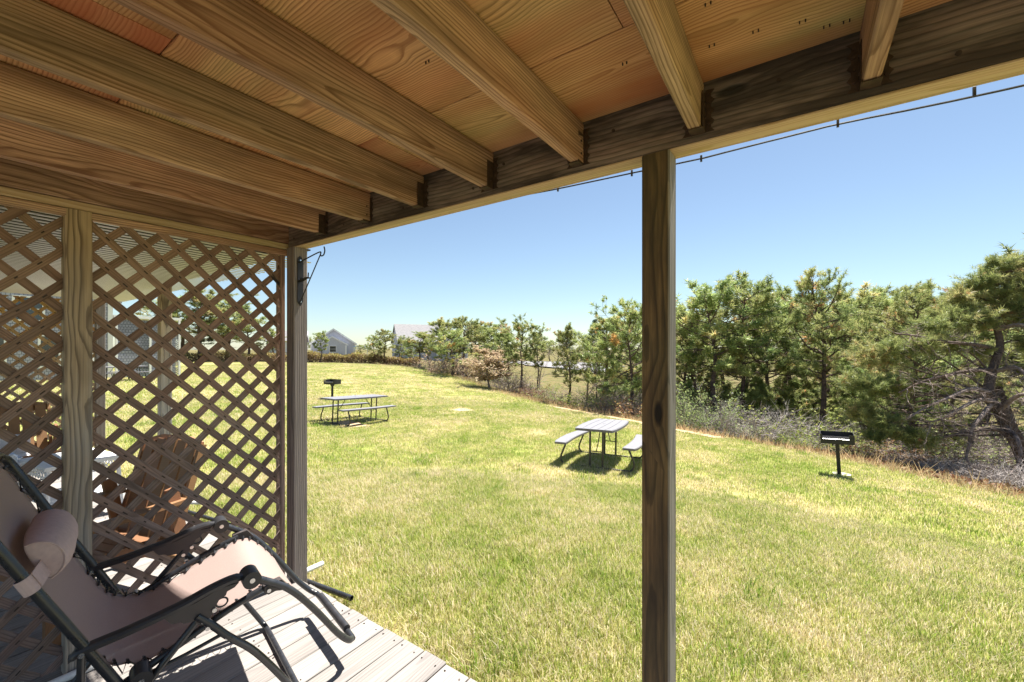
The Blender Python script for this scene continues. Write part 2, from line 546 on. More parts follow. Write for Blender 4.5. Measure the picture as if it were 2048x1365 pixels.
# ------------------------------------------------------------------ timber materials
W_JOIST = wood("joist_pine", (0.76, 0.50, 0.345), (0.15, 0.068, 0.034), ring=110, ringamt=0.75, knot=0.5, green=0.2, red=0.4, fine=0.6, wob=0.045, stain=0.4, vrange=0.6)
W_PLY = wood("plywood", (0.74, 0.44, 0.22), (0.17, 0.07, 0.028), ring=105, ringamt=0.72, knot=0.24, green=0.6, red=0.85, wob=0.055, pith=0.10, fine=0.45, coarse=1.9)
W_BEAM = wood("beam_dark", (0.27, 0.165, 0.14), (0.045, 0.026, 0.023), ring=60, ringamt=0.8, knot=0.3, stain=0.85, wob=0.05, rough=0.55, grey=(0.30, 0.31, 0.28), greyamt=0.5)
W_TRIM = wood("trim_pine", (0.58, 0.43, 0.29), (0.32, 0.20, 0.08), ring=80, ringamt=0.6, knot=0.1, green=0.35)
W_POST = wood("post_grey", (0.54, 0.40, 0.22), (0.13, 0.08, 0.035), ring=80, ringamt=0.95, knot=0.30, fine=0.5, wob=0.05, grey=(0.42, 0.405, 0.385), greyamt=1.0, grey_z=(1.1, 1.95), bumpamt=0.6)
W_POST_DARK = wood("post_brown", (0.24, 0.145, 0.065), (0.06, 0.033, 0.018), ring=75, ringamt=0.9, knot=0.3, green=0.3, stain=0.6, fine=0.6, bumpamt=0.7, side_grey=(0.36, 0.33, 0.31))
W_POST_WORN = wood("post_worn", (0.26, 0.18, 0.125), (0.08, 0.052, 0.04), ring=80, ringamt=0.85, knot=0.12, grey=(0.25, 0.22, 0.215), greyamt=0.9, stain=0.3, bumpamt=0.6, side_grey=(0.25, 0.215, 0.20))
W_LATT = wood("lattice_cedar", (0.37, 0.225, 0.15), (0.12, 0.068, 0.048), ring=120, ringamt=0.5, knot=0.16, grey=(0.29, 0.25, 0.255), greyamt=0.85, grey_z=(0.9, 1.7), stain=0.3, bumpamt=0.4)
W_LATT_NEW = wood("lattice_orange", (0.50, 0.29, 0.11), (0.28, 0.14, 0.05), ring=110, ringamt=0.5, knot=0.12, grey=(0.36, 0.31, 0.30), greyamt=0.9, grey_z=(0.9, 1.9))
W_DECK = wood("deck_grey", (0.32, 0.293, 0.27), (0.15, 0.135, 0.13), ring=70, ringamt=0.45, knot=0.05, fine=0.55, wob=0.05, rough=0.85, bumpamt=0.5)
W_CHAIR = wood("chair_brown", (0.27, 0.145, 0.075), (0.20, 0.10, 0.05), ring=90, ringamt=0.35, knot=0.0, rough=0.5, bumpamt=0.1)
M_RUST = plain("rusty_steel", (0.055, 0.032, 0.022), 0.65, 0.4, var=0.55, scale=40, bumpamt=0.4)
M_BLACK = plain("black_steel", (0.022, 0.023, 0.027), 0.32, 0.0, var=0.2, scale=30, spec=0.6)
M_PLASTIC = plain("black_plastic", (0.028, 0.027, 0.030), 0.42, 0.0, var=0.15, scale=20)
M_PLASTIC2 = plain("brown_plastic", (0.055, 0.045, 0.045), 0.5, 0.0, var=0.15, scale=20)
M_BOLT = plain("zinc_bolt", (0.62, 0.62, 0.62), 0.3, 1.0, var=0.1, scale=60)
M_IRON = plain("black_iron", (0.02, 0.019, 0.022), 0.55, 0.2, var=0.35, scale=30, bumpamt=0.3)
M_PVC = plain("white_pvc", (0.78, 0.77, 0.75), 0.4, var=0.04, scale=8)
M_NAIL = plain("old_nail", (0.06, 0.045, 0.04), 0.6, 0.6, var=0.3, scale=30)

# ------------------------------------------------------------------ overhead deck (ceiling)
CEIL = empty("ceiling", (0, 0, 2.285), label="underside of the upper deck with bare joists and plywood sheets", cat="ceiling", kind="structure")
V0, SP = -0.1481, 0.4064
JB, JT = 2.1355, 2.285
jb = B()
jb.box(-0.75, 1.6, -0.019, 0.019, 0, JT - JB - 0.002, 0.004)
jme = jb.mesh("joist")
def hanger_mesh():
    b = B()
    # side straps on the joist, seat under it, wavy flanges nailed to the beam
    for s in (-1, 1):
        y = s * 0.0195
        b.box(-0.045, 0.0, min(y, y + s * .0016), max(y, y + s * .0016), -0.002, 0.105)
        pr = [(s * .0205, -.004)]
        for k in range(13):
            z = -.004 + k * .0105
            pr.append((s * (.040 + .006 * math.cos(k * PI / 1.5)), z))
        pr.append((s * .0205, .124))
        b.prism(pr, 0, -0.0045, -0.0022)
        for z in (.02, .052, .084, .108):
            b.cyl((-0.009, s * .032, z), (-0.0044, s * .032, z), 0.0042, 6)
        for z in (.03, .075):
            b.cyl((-0.024, s * .021, z), (-0.024, s * .0245, z), 0.004, 6)
    b.box(-0.045, -0.001, -0.021, 0.021, -0.0045, -0.0022)
    return b.mesh("joist_hanger")
hme = hanger_mesh()
ks = list(range(-5, 8))
for k in ks:
    x = -(V0 + SP * k)
    o = place("joist", jme, W_JOIST, CEIL, (x, 1.3985 - 1.6, JB - 2.285), (0, 0, PI / 2))
    o.rotation_euler = (R([0, .6, -.4, .3, -.6][k % 5]), 0, PI / 2 + R([0, .15, -.1][k % 3]))
    if k < 7:
        h = place("joist_hanger", hme, M_RUST, CEIL, (x, 1.3995, JB - 2.285), (0, 0, PI / 2))
# plywood sheets: long edge along the beam, joints 1.22 m apart, staggered butt joints
def sheet(x0, x1, y0, y1):
    b = B()
    hx, hy = (x1 - x0) / 2 - .0015, (y1 - y0) / 2 - .0015
    b.box(-hx, hx, -hy, hy, 0, 0.018, 0.002)
    place("plywood_sheet", b.mesh("plywood_sheet"), W_PLY, CEIL, ((x0 + x1) / 2, (y0 + y1) / 2, 0.001))
for y0, y1, cuts in ((1.044, 1.40, (-3.3, -1.35, 0.135, 2.4)), (0.409, 1.044, (-3.3, -2.2, -0.37, 2.4)), (-0.60, 0.409, (-3.3, -1.37, 1.1, 2.4))):
    for a, c in zip(cuts, cuts[1:]):
        sheet(a, c, y0, y1)
# staples and nail points that come through the plywood
sb = B()
rr = random.Random(5)
for _ in range(46):
    k = rr.randrange(-1, 6)
    x = -(V0 + SP * k) - rr.uniform(.04, .36)
    y = rr.uniform(0.15, 1.36)
    for dx in (0, .012):
        sb.box(x + dx, x + dx + .003, y, y + .003, -.006, .002)
tag(obj("staples", sb, M_NAIL, CEIL), kind="stuff")
# boards laid on top of the plywood keep the sun out
tb = B()
tb.box(-3.3, 2.4, -0.62, 1.50, 0.024, 0.05)
obj("upper_floor", tb, W_TRIM, CEIL)

# ------------------------------------------------------------------ beam
BEAM = empty("beam", (-0.4, 1.45, 2.11), label="long doubled carrying beam with dark stained inner face across the porch front", cat="beam")
def board(L, w, t, bev=0.003):
    b = B()
    b.box(-L / 2, L / 2, -t / 2, t / 2, 0, w, bev)
    return b
o = obj("beam_ply", board(5.4, 0.235, 0.036), W_BEAM, BEAM, (0, -0.0315, 0.002))
o["label"] = "dark weathered inner ply of the beam"
o = obj("beam_ply", board(5.4, 0.235, 0.036), W_TRIM, BEAM, (0, 0.006, -0.001))
# pale strip under the dark ply paints ground bounce on its underside
o = obj("beam_ply", board(5.4, 0.21, 0.022), W_TRIM, BEAM, (0, 0.037, 0.004))
o = obj("bounce_strip", board(5.4, 0.006, 0.036, 0.001), W_TRIM, BEAM, (0, -0.0315, -0.0045))
o = obj("flashing", board(5.4, 0.2, 0.003, 0.0), M_IRON, BEAM, (0, 0.0515, 0.03))
nb = B()
for i in range(30):
    x = -2.2 + i * .16 + rr.uniform(-.03, .03)
    nb.cyl((x, -0.0522, .05 + .13 * ((i * 7) % 3) / 2), (x, -0.0494, .05 + .13 * ((i * 7) % 3) / 2), .006, 8)
tag(obj("nail_heads", nb, M_NAIL, BEAM), kind="stuff")

# rim over the lattice: last joist sits at X=-2.70; a flat plate and a rail hang under it
PLATE = empty("top_plate", (-2.735, 0.0, 2.10), label="flat timber plate resting on the lattice posts under the end joist", cat="beam")
obj("plate_board", board(3.1, 0.036, 0.089), W_TRIM, PLATE, (0, -0.145, -0.003), (0, 0, PI / 2))
obj("plate_strip", board(3.1, 0.033, 0.03), W_JOIST, PLATE, (0.030, -0.145, -0.040), (0, 0, PI / 2))

# string light wire clipped below the outer edge
wb = B()
pts = []
for i in range(60):
    x = 2.2 - i * .082
    zc = float(np.interp(x, [-2.6, -1.68, -1.23, -.81, -.50, -.27, -.13, .09, .27, .435, 2.2], [2.136, 2.134, 2.140, 2.117, 2.110, 2.102, 2.106, 2.110, 2.099, 2.095, 2.10]))
    pts.append((x, 1.513 + .001 * math.sin(i), zc))
wb.tube(pts, 0.0027, 6)
WIRE = empty("string_light_cable", (-0.3, 1.512, 2.09), label="thin black string light cable clipped along the beam's outer edge", cat="cable")
o = obj("cable", wb, M_BLACK, WIRE, (0.3, -1.512, -2.09))
for x in (1.7, 1.05, .36, .091, -.27, -.505, -.81, -1.24, -1.62, -2.05, -2.4):
    cb = B()
    cb.box(-.003, .003, -.003, .003, float(np.interp(x, [-2.6, -1.23, -.81, -.27, .09, 2.2], [2.136, 2.14, 2.117, 2.102, 2.110, 2.10])) - 2.09 - .010, float(np.interp(x, [-2.6, -1.23, -.81, -.27, .09, 2.2], [2.136, 2.14, 2.117, 2.102, 2.110, 2.10])) - 2.09 + .012, .001)
    obj("clip", cb, M_BLACK, WIRE, (x + .3, 0.001, 0.0))

# ------------------------------------------------------------------ posts
def post(name, x0, x1, y0, y1, z0, z1, mat, label, group="square timber porch posts"):
    b = B()
    wy, wz = (x1 - x0) / 2, (y1 - y0) / 2
    b.box(0, z1 - z0, -wz, wz, -wy, wy, 0.005)
    o = obj(name, b, mat, None, ((x0 + x1) / 2, (y0 + y1) / 2, z0), (0, -PI / 2, 0))
    return tag(o, label, "post", group)
post("porch_post", -0.43, -0.341, 1.385, 1.474, -0.15, 2.104, W_POST_DARK, "dark brown weathered post standing alone in front of the lawn view")
post("porch_post", -2.69, -2.601, 1.388, 1.477, -0.15, 2.104, W_POST_WORN, "grey weathered corner post carrying the plant hook at the lattice end")
post("porch_post", -2.775, -2.688, 0.414, 0.502, 0.0, 2.094, W_POST, "tan and grey post with a dark knot between the two lattice panels")
post("porch_post", -5.06, -4.971, 1.388, 1.477, -0.15, 2.104, W_POST, "grey post of the next porch seen through the lattice")
post("porch_post", -7.37, -7.281, 1.388, 1.477, -0.15, 2.104, W_POST_WORN, "far porch post at the end of the second lattice screen")
post("porch_post", -7.37, -7.281, 0.414, 0.502, 0.0, 2.094, W_POST, "post in the middle of the far orange lattice screen")

# ------------------------------------------------------------------ lattice screens
def clip_poly(poly, x0, x1, y0, y1):
    def cut(P, f):
        out = []
        for i in range(len(P)):
            a, b = P[i], P[(i + 1) % len(P)]
            fa, fb = f(a), f(b)
            if fa >= 0:
                out.append(a)
            if fa * fb < 0:
                t = fa / (fa - fb)
                out.append((a[0] + (b[0] - a[0]) * t, a[1] + (b[1] - a[1]) * t))
        return out
    for f in (lambda p: p[0] - x0, lambda p: x1 - p[0], lambda p: p[1] - y0, lambda p: y1 - p[1]):
        poly = cut(poly, f)
        if len(poly) < 3:
            return None
    return poly

def lattice(parent, X, y0, y1, z0, z1, mat, front_up, pitch=0.140, w=0.0345, t=0.008, phase=0.0, seed=1):
    """two crossed layers of 45-degree slats in the plane x = X; every slat is a part"""
    rg = random.Random(seed)
    lx, ly, lz = parent.location
    lines = {}
    for layer, up in ((0, front_up), (1, not front_up)):
        s = 1 if up else -1
        xoff = X + (t / 2 + .0004) * (1 if layer == 0 else -1)
        # line z = s*y + c
        cs = [z - s * y for y in (y0, y1) for z in (z0, z1)]
        c = math.floor(min(cs) / pitch) * pitch + phase
        while c < max(cs):
            cc = c + rg.uniform(-.004, .004)
            c += pitch
            hw = w / 2
            d = (math.sqrt(.5), s * math.sqrt(.5))
            nrm = (-d[1], d[0])
            base = (0, cc)
            far = 9
            poly = [(base[0] + d[0] * a + nrm[0] * b, base[1] + d[1] * a + nrm[1] * b) for a, b in ((-far, -hw), (far, -hw), (far, hw), (-far, hw))]
            poly = clip_poly(poly, y0, y1, z0, z1)
            if not poly:
                continue
            my = sum(p[0] for p in poly) / len(poly); mz = sum(p[1] for p in poly) / len(poly)
            # slat frame: local X along the slat, local Y across its face, local Z its thickness
            loc = [((p[0] - my) * d[0] + (p[1] - mz) * d[1], (p[0] - my) * nrm[0] + (p[1] - mz) * nrm[1]) for p in poly]
            if max(l[0] for l in loc) - min(l[0] for l in loc) < .045:
                continue
            b = B()
            b.prism(loc, 2, -t / 2, t / 2)
            o = obj("slat", b, mat, parent)
            ex = Vector((0, d[0], d[1])); ey = Vector((0, nrm[0], nrm[1])); ez = ex.cross(ey)
            m = Matrix((ex, ey, ez)).transposed().to_4x4()
            m.translation = Vector((xoff - lx, my - ly, mz - lz))
            o.matrix_local = m
            lines.setdefault(layer, []).append((s, cc))

    # rusty staple marks where the slats cross
    b = B()
    s0 = lines[0][0][0]
    for s1, c1 in lines[0]:
        for s2, c2 in lines[1]:
            y = (c2 - c1) / (s1 - s2); z = s1 * y + c1
            if not (y0 + .03 < y < y1 - .03 and z0 + .03 < z < z1 - .03):
                continue
            y += rg.uniform(-.006, .006); z += rg.uniform(-.006, .006)
            h = rg.uniform(.006, .013)
            xs = X + (t / 2 + .0004) * 1 + t / 2
            pts_ = [(y + (a * h - b2 * .0028) * .7071 - ly, z + (a * h * s1 + b2 * .0028 * s1) * .7071 - lz) for a, b2 in ((-1, -1), (1, -1), (1, 1), (-1, 1))]
            b.prism(pts_, 0, xs - .001 - lx, xs + .0006 - lx)
    tag(obj("staples", b, M_NAIL, parent), kind="stuff")

def stile(parent, x, y, z0, z1, wx, wy, mat):
    b = B()
    b.box(0, z1 - z0, -wy / 2, wy / 2, -wx / 2, wx / 2, 0.002)
    obj("frame_strip", b, mat, parent, (x - parent.location.x, y - parent.location.y, z0 - parent.location.z), (0, -PI / 2, 0))

S1 = empty("lattice_screen", (-2.735, 0.94, 0.0), label="diagonal timber lattice panel between the knotty post and the corner post", cat="lattice", group="porch lattice screens")
lattice(S1, -2.735, 0.505, 1.386, 0.035, 2.063, W_LATT, False, seed=3, phase=.03)
stile(S1, -2.712, 1.374, 0.02, 2.06, 0.022, 0.024, W_LATT)
stile(S1, -2.758, 1.374, 0.02, 2.06, 0.022, 0.024, W_LATT)
S2 = empty("lattice_screen", (-2.735, -0.2, 0.0), label="diagonal timber lattice panel behind the pillow of the folding lounger", cat="lattice", group="porch lattice screens")
lattice(S2, -2.735, -1.1, 0.412, 0.035, 2.063, W_LATT, True, seed=8, phase=.09)
S3 = empty("lattice_screen", (-7.325, 0.94, 0.0), label="far lattice panel beside the outer post of the next porch", cat="lattice", group="porch lattice screens")
lattice(S3, -7.325, 0.505, 1.386, 0.035, 2.063, W_LATT_NEW, False, seed=13)
S4 = empty("lattice_screen", (-7.325, -0.2, 0.0), label="far orange lattice panel behind the brown armchair of the next porch", cat="lattice", group="porch lattice screens")
lattice(S4, -7.325, -0.9, 0.412, 0.035, 2.063, W_LATT_NEW, True, seed=18)

# ribbed soffit over the next porch: pale metal ribs, a dark sheet painting the shade between them
M_CORR = plain("ribbed_metal", (0.58, 0.57, 0.60), 0.35, 0.35, var=0.06, scale=2.0)
M_GAP_SHADE = plain("gap_shade", (0.035, 0.032, 0.03), 0.9, var=0.3, scale=4.0)
SOF = empty("ribbed_soffit", (-5.0, 0, 2.075), 0, "ribbed pale metal soffit hung under the next porch's upper deck", "roof panel")
cb = B()
for i in range(60):
    x = -2.22 + i * 0.074
    sec = [(x + .013 * math.cos(a_), -.006 * math.sin(a_)) for a_ in np.linspace(0, PI, 6)]
    vs = [(px_, y, z + dz) for y, dz in ((-1.6, .05), (1.64, 0)) for px_, z in sec]
    cb.add(vs, [(j, j + 1, j + 7, j + 6) for j in range(5)] + [(0, 6, 11, 5)])
tag(obj("ribs", cb, M_CORR, SOF), kind="stuff")
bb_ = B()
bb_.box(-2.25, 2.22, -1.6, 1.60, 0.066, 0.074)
obj("shade_sheet", bb_, M_GAP_SHADE, SOF)
rb = B()
rb.box(-2.3, 2.3, -1.6, 1.45, 0.0, 0.2)
tag(obj("upper_deck", rb, W_TRIM, None, (-5.02, 0, 2.16)), "upper deck of the next porch above the corrugated soffit", "deck")

# ------------------------------------------------------------------ deck floor
DECK = empty("deck", (-3.5, 0, 0), label="low deck of pale weathered boards running out to the lawn", cat="deck", kind="structure")
PITCH = 0.1445
dmes = []
for v in range(4):
    b = B()
    b.box(-3.6, 1.62, -0.0695, 0.0695, -0.026, 0, 0.004)  # unseen length behind the camera added to bounce sunlight onto the ceiling
    dmes.append(b.mesh("deck_board"))
vD = 1.9375
screws = B()
rg = random.Random(2)
i0 = int(math.floor((-0.9 - 1.9375) / PITCH))
nboards = 0
xs_boards = []
for i in range(-20, 45):
    vmid = vD + PITCH * (i + .5)           # seams fall at vD + n*PITCH
    x = -vmid
    if x > 1.6 or x < -7.5:
        continue
    jit = rg.uniform(-.006, .006)
    place("deck_board", dmes[i % 4], W_DECK, DECK, (x + 3.5, 1.437 + jit - 1.62, rg.uniform(-.0015, .0015)), (0, 0, PI / 2 + (PI if False else 0)))
    xs_boards.append(x)
    for y in (1.40, 1.0, .6, .2):
        for s in (-.045, .045):
            screws.cyl((x + 3.5 + s + rg.uniform(-.006, .006), y + rg.uniform(-.008, .008), -.002), (x + 3.5 + s, y, .0022), .0042, 6)
tag(obj("screw_heads", screws, M_NAIL, DECK), kind="stuff")
rim = B()
rim.box(-4.2, 5.2, -.019, .019, -0.20, -0.028, .003)
obj("rim_board", rim, W_POST_WORN, DECK, (0, 1.405, 0))
for y in (1.0, .2, -.6, -1.4, -2.4, -3.4):
    jb2 = B()
    jb2.box(-4.2, 5.2, -.019, .019, -0.17, -0.028)
    obj("deck_joist", jb2, W_POST_WORN, DECK, (0, y, 0))

# ------------------------------------------------------------------ pipes on the deck and in the grass
def pipe(a, b, r, mat, label, cap=False):
    a = Vector(a); c = Vector(b)
    mid = (a + c) / 2
    bb = B()
    n = 16
    d = (c - a)
    L = d.length
    ringv = []
    prof = [(-L / 2, r * .78), (-L / 2, r), (L / 2, r), (L / 2, r * .78), (L / 2 - .12, r * .78)]
    vs, fs = [], []
    for x, q in prof:
        for j in range(n):
            vs.append((x, q * math.cos(2 * PI * j / n), q * math.sin(2 * PI * j / n)))
    for i in range(len(prof) - 1):
        for j in range(n):
            fs.append((i * n + j, i * n + (j + 1) % n, (i + 1) * n + (j + 1) % n, (i + 1) * n + j))
    bb.add(vs, fs)
    o = obj("pipe", bb, mat, None, mid, smooth=True)
    o.rotation_euler = d.to_track_quat('X', 'Z').to_euler()
    return tag(o, label, "pipe")
pipe((-2.665, 0.20, .018), (-2.665, 1.62, .010), .0165, M_PVC, "white plastic pipe lying along the foot of the lattice")
pipe((-2.86, 1.475, -.055), (-2.25, 1.555, -.055), .016, M_BLACK, "black pipe end lying in the grass beside the deck corner")
pipe((-4.9, 1.48, -.05), (-4.05, 1.60, -.05), .016, M_BLACK, "black pipe in the grass in front of the next deck")
pipe((-5.2, 1.25, .018), (-4.55, 1.66, .012), .0165, M_PVC, "white plastic pipe sticking out from the next deck's edge")

# ------------------------------------------------------------------ plant hook on the corner post
HOOK = empty("plant_hook", (-2.60, 1.428, 1.78), label="wrought iron plant hook bracket screwed to the grey corner post", cat="hook")
b = B()
b.prism([(-.020, -.02), (.0, -.045), (.016, -.015), (.018, .23), (.008, .262), (-.006, .27), (-.018, .25)], 0, .0006, .005)
obj("back_plate", b, M_IRON, HOOK)
b = B()
b.tube(spline([(.004, -.008, .228), (.10, -.012, .243), (.245, -.016, .262), (.252, -.016, .245), (.263, -.016, .236), (.285, -.016, .24), (.297, -.016, .262), (.290, -.016, .287)], 5), .0038, 8)
obj("arm", b, M_IRON, HOOK, smooth=True)
b = B()
b.tube([(.004, -.006, -.03), (.252, -.016, .246)], .0034, 8)
obj("brace", b, M_IRON, HOOK, smooth=True)
b = B()
b.tube([(.004, -.008, .112), (.05, -.012, .112), (.10, -.014, .122), (.135, -.016, .118)], [.009, .009, .007, .004], 8)
for x in (.03, .045, .075):
    b.tube([(x, -.012, .112), (x, -.012, .128)], .005, 6)
b.tube([(.118, -.016, .118), (.122, -.016, .152)], .004, 6)
obj("swivel_clamp", b, M_IRON, HOOK, smooth=True)
for z in (-.018, .242):
    b = B()
    b.cyl((.004, -.001, z), (.009, -.001, z), .006, 8)
    obj("screw", b, M_BOLT, HOOK)
# ------------------------------------------------------------------ folding lounger (zero gravity chair)
KC = 1.056
CH = empty("lounger", (-2.104, 0.599, 0), R(77.5), "folding lounger with taupe mesh sling and black tube frame on the deck", "lounger")
def cp(s, t, h):
    return (s * KC, (t - .31) * KC, CAM_Z - KC * (CAM_Z - h))
M_SLING, nt, bs = new_mat("sling_mesh")
tcg = N(nt, "ShaderNodeTexCoord").outputs["Object"]
wv = noise(nt, VM(nt, 'MULTIPLY', tcg, (420, 420, 420)), 1.0, 1.0)
wv2 = noise(nt, VM(nt, 'MULTIPLY', tcg, (14, 14, 14)), 1.0, 3.0)
sc = mix(nt, ramp(nt, wv, [(0.35, 0.0), (0.65, 0.6)]), (0.46, 0.335, 0.295), (0.35, 0.255, 0.23))
sc = mix(nt, M(nt, 'MULTIPLY', wv2, 0.2), sc, (0.42, 0.30, 0.28))
nt.links.new(sc, bs.inputs["Base Color"])
bs.inputs["Roughness"].default_value = 0.75
bs.inputs["Sheen Weight"].default_value = 0.25
bump(nt, wv, 0.25, 0.001, bs)
trn = N(nt, "ShaderNodeBsdfTranslucent", {"Color": sc})
tpp = N(nt, "ShaderNodeBsdfTransparent")
mx1 = N(nt, "ShaderNodeMixShader", {0: 0.28})
nt.links.new(bs.outputs[0], mx1.inputs[1]); nt.links.new(trn.outputs[0], mx1.inputs[2])
mx2 = N(nt, "ShaderNodeMixShader", {0: 0.07})
nt.links.new(mx1.outputs[0], mx2.inputs[1]); nt.links.new(tpp.outputs[0], mx2.inputs[2])
nt.links.new(mx2.outputs[0], nt.nodes["Material Output"].inputs[0])
M_PILLOW = plain("pillow_cloth", (0.50, 0.385, 0.375), 0.9, var=0.08, scale=60, spec=0.1, bumpamt=0.15)

prof = spline([(-.432, 0, 1.062), (-.36, 0, .905), (-.28, 0, .735), (-.21, 0, .588), (-.165, 0, .506), (-.12, 0, .470), (-.05, 0, .452), (.04, 0, .472), (.137, 0, .512), (.22, 0, .546), (.285, 0, .566), (.335, 0, .552), (.395, 0, .487), (.438, 0, .425)], 6)
nT = 14
vs, fs = [], []
for i, p in enumerate(prof):
    u = i / (len(prof) - 1)
    for j in range(nT + 1):
        q = j / nT
        sag = 0.028 * (1 - (2 * q - 1) ** 2) * min(1, 4 * u, 5 * (1 - u) + .3)
        # scalloped edge where the cord pulls it
        e = 0.006 * math.sin(i * 1.05) if j in (0, nT) else 0
        t = .052 + (.516) * q + (e if j == 0 else -e)
        nx, nz = (-.4, -.6)
        vs.append(cp(p.x + sag * nx, t, p.z + sag * nz - (.012 if .15 < u < .9 else 0) * 0))
for i in range(len(prof) - 1):
    for j in range(nT):
        a = i * (nT + 1) + j
        fs.append((a, a + 1, a + nT + 2, a + nT + 1))
b = B(); b.add(vs, fs)
sl = obj("sling", b, M_SLING, CH, smooth=True)
sl.modifiers.new("cloth", 'SOLIDIFY').thickness = 0.0015

def ctube(name, pts, r, mat=M_BLACK, n=10, smooth=True, sub=4, parent=None):
    b = B()
    P = [cp(*p) for p in pts]
    b.tube(spline(P, sub) if sub else P, r, n)
    return obj(name, b, mat, parent or CH, smooth=smooth)
# back frame: two tubes joined over the top
ctube("back_frame", [(-.10, 0, .385), (-.205, 0, .606), (-.303, 0, .808), (-.41, .0, 1.035), (-.433, .03, 1.075), (-.44, .10, 1.09), (-.44, .52, 1.09), (-.433, .59, 1.075), (-.41, .62, 1.035), (-.303, .62, .808), (-.205, .62, .606), (-.10, .62, .385)], .0145)
for t in (.032, .588):
    ctube("seat_rail", [(-.115, t, .418), (.03, t, .478), (.16, t, .532), (.288, t, .572)], .0125)
# foot loop: one bent tube from knob to knob round the end
ctube("foot_frame", [(.222, 0, .640), (.27, 0, .608), (.325, .002, .569), (.365, .004, .530), (.405, .008, .480), (.467, .02, .392), (.545, .035, .272), (.598, .05, .208), (.622, .075, .190), (.630, .12, .186), (.630, .50, .186), (.622, .545, .190), (.598, .57, .208), (.545, .585, .272), (.467, .60, .392), (.405, .612, .480), (.365, .616, .530), (.325, .618, .569), (.27, .62, .608), (.222, .62, .640)], .0135)
b = B()
b.tube([cp(.628, .14, .200), cp(.628, .48, .200)], .017, 10)
obj("foot_pad", b, M_PLASTIC, CH, smooth=True)
# crossed legs
for t, o_ in ((-.012, 1), (.632, -1)):
    ctube("front_leg", [(.065, t, .572), (.11, t, .520), (.153, t, .464), (.222, t, .387), (.285, t + .004 * o_, .293), (.345, t + .01 * o_, .19), (.39, t + .02 * o_, .112), (.402, t + .05 * o_, .094), (.405, t + .10 * o_, .0925)], .0125)
    ctube("rear_leg", [(.085, t + .02 * o_, .566), (.022, t + .02 * o_, .494), (-.037, t + .02 * o_, .427), (-.21, t + .022 * o_, .218), (-.30, t + .03 * o_, .108), (-.315, t + .06 * o_, .093), (-.318, t + .1 * o_, .0925)], .0115)
    ctube("arm_strut", [(-.205, t + .006 * o_, .572), (-.208, t + .008 * o_, .40), (-.212, t + .012 * o_, .222)], .0105)
    ctube("link_bar", [(.150, t + .02 * o_, .470), (.04, t + .022 * o_, .446), (-.074, t + .03 * o_, .425)], .0065, sub=0)
ctube("floor_bar", [(.405, .08, .0925), (.405, .54, .0925)], .0125, sub=0)
ctube("floor_bar", [(-.318, .08, .0925), (-.318, .54, .0925)], .0115, sub=0)
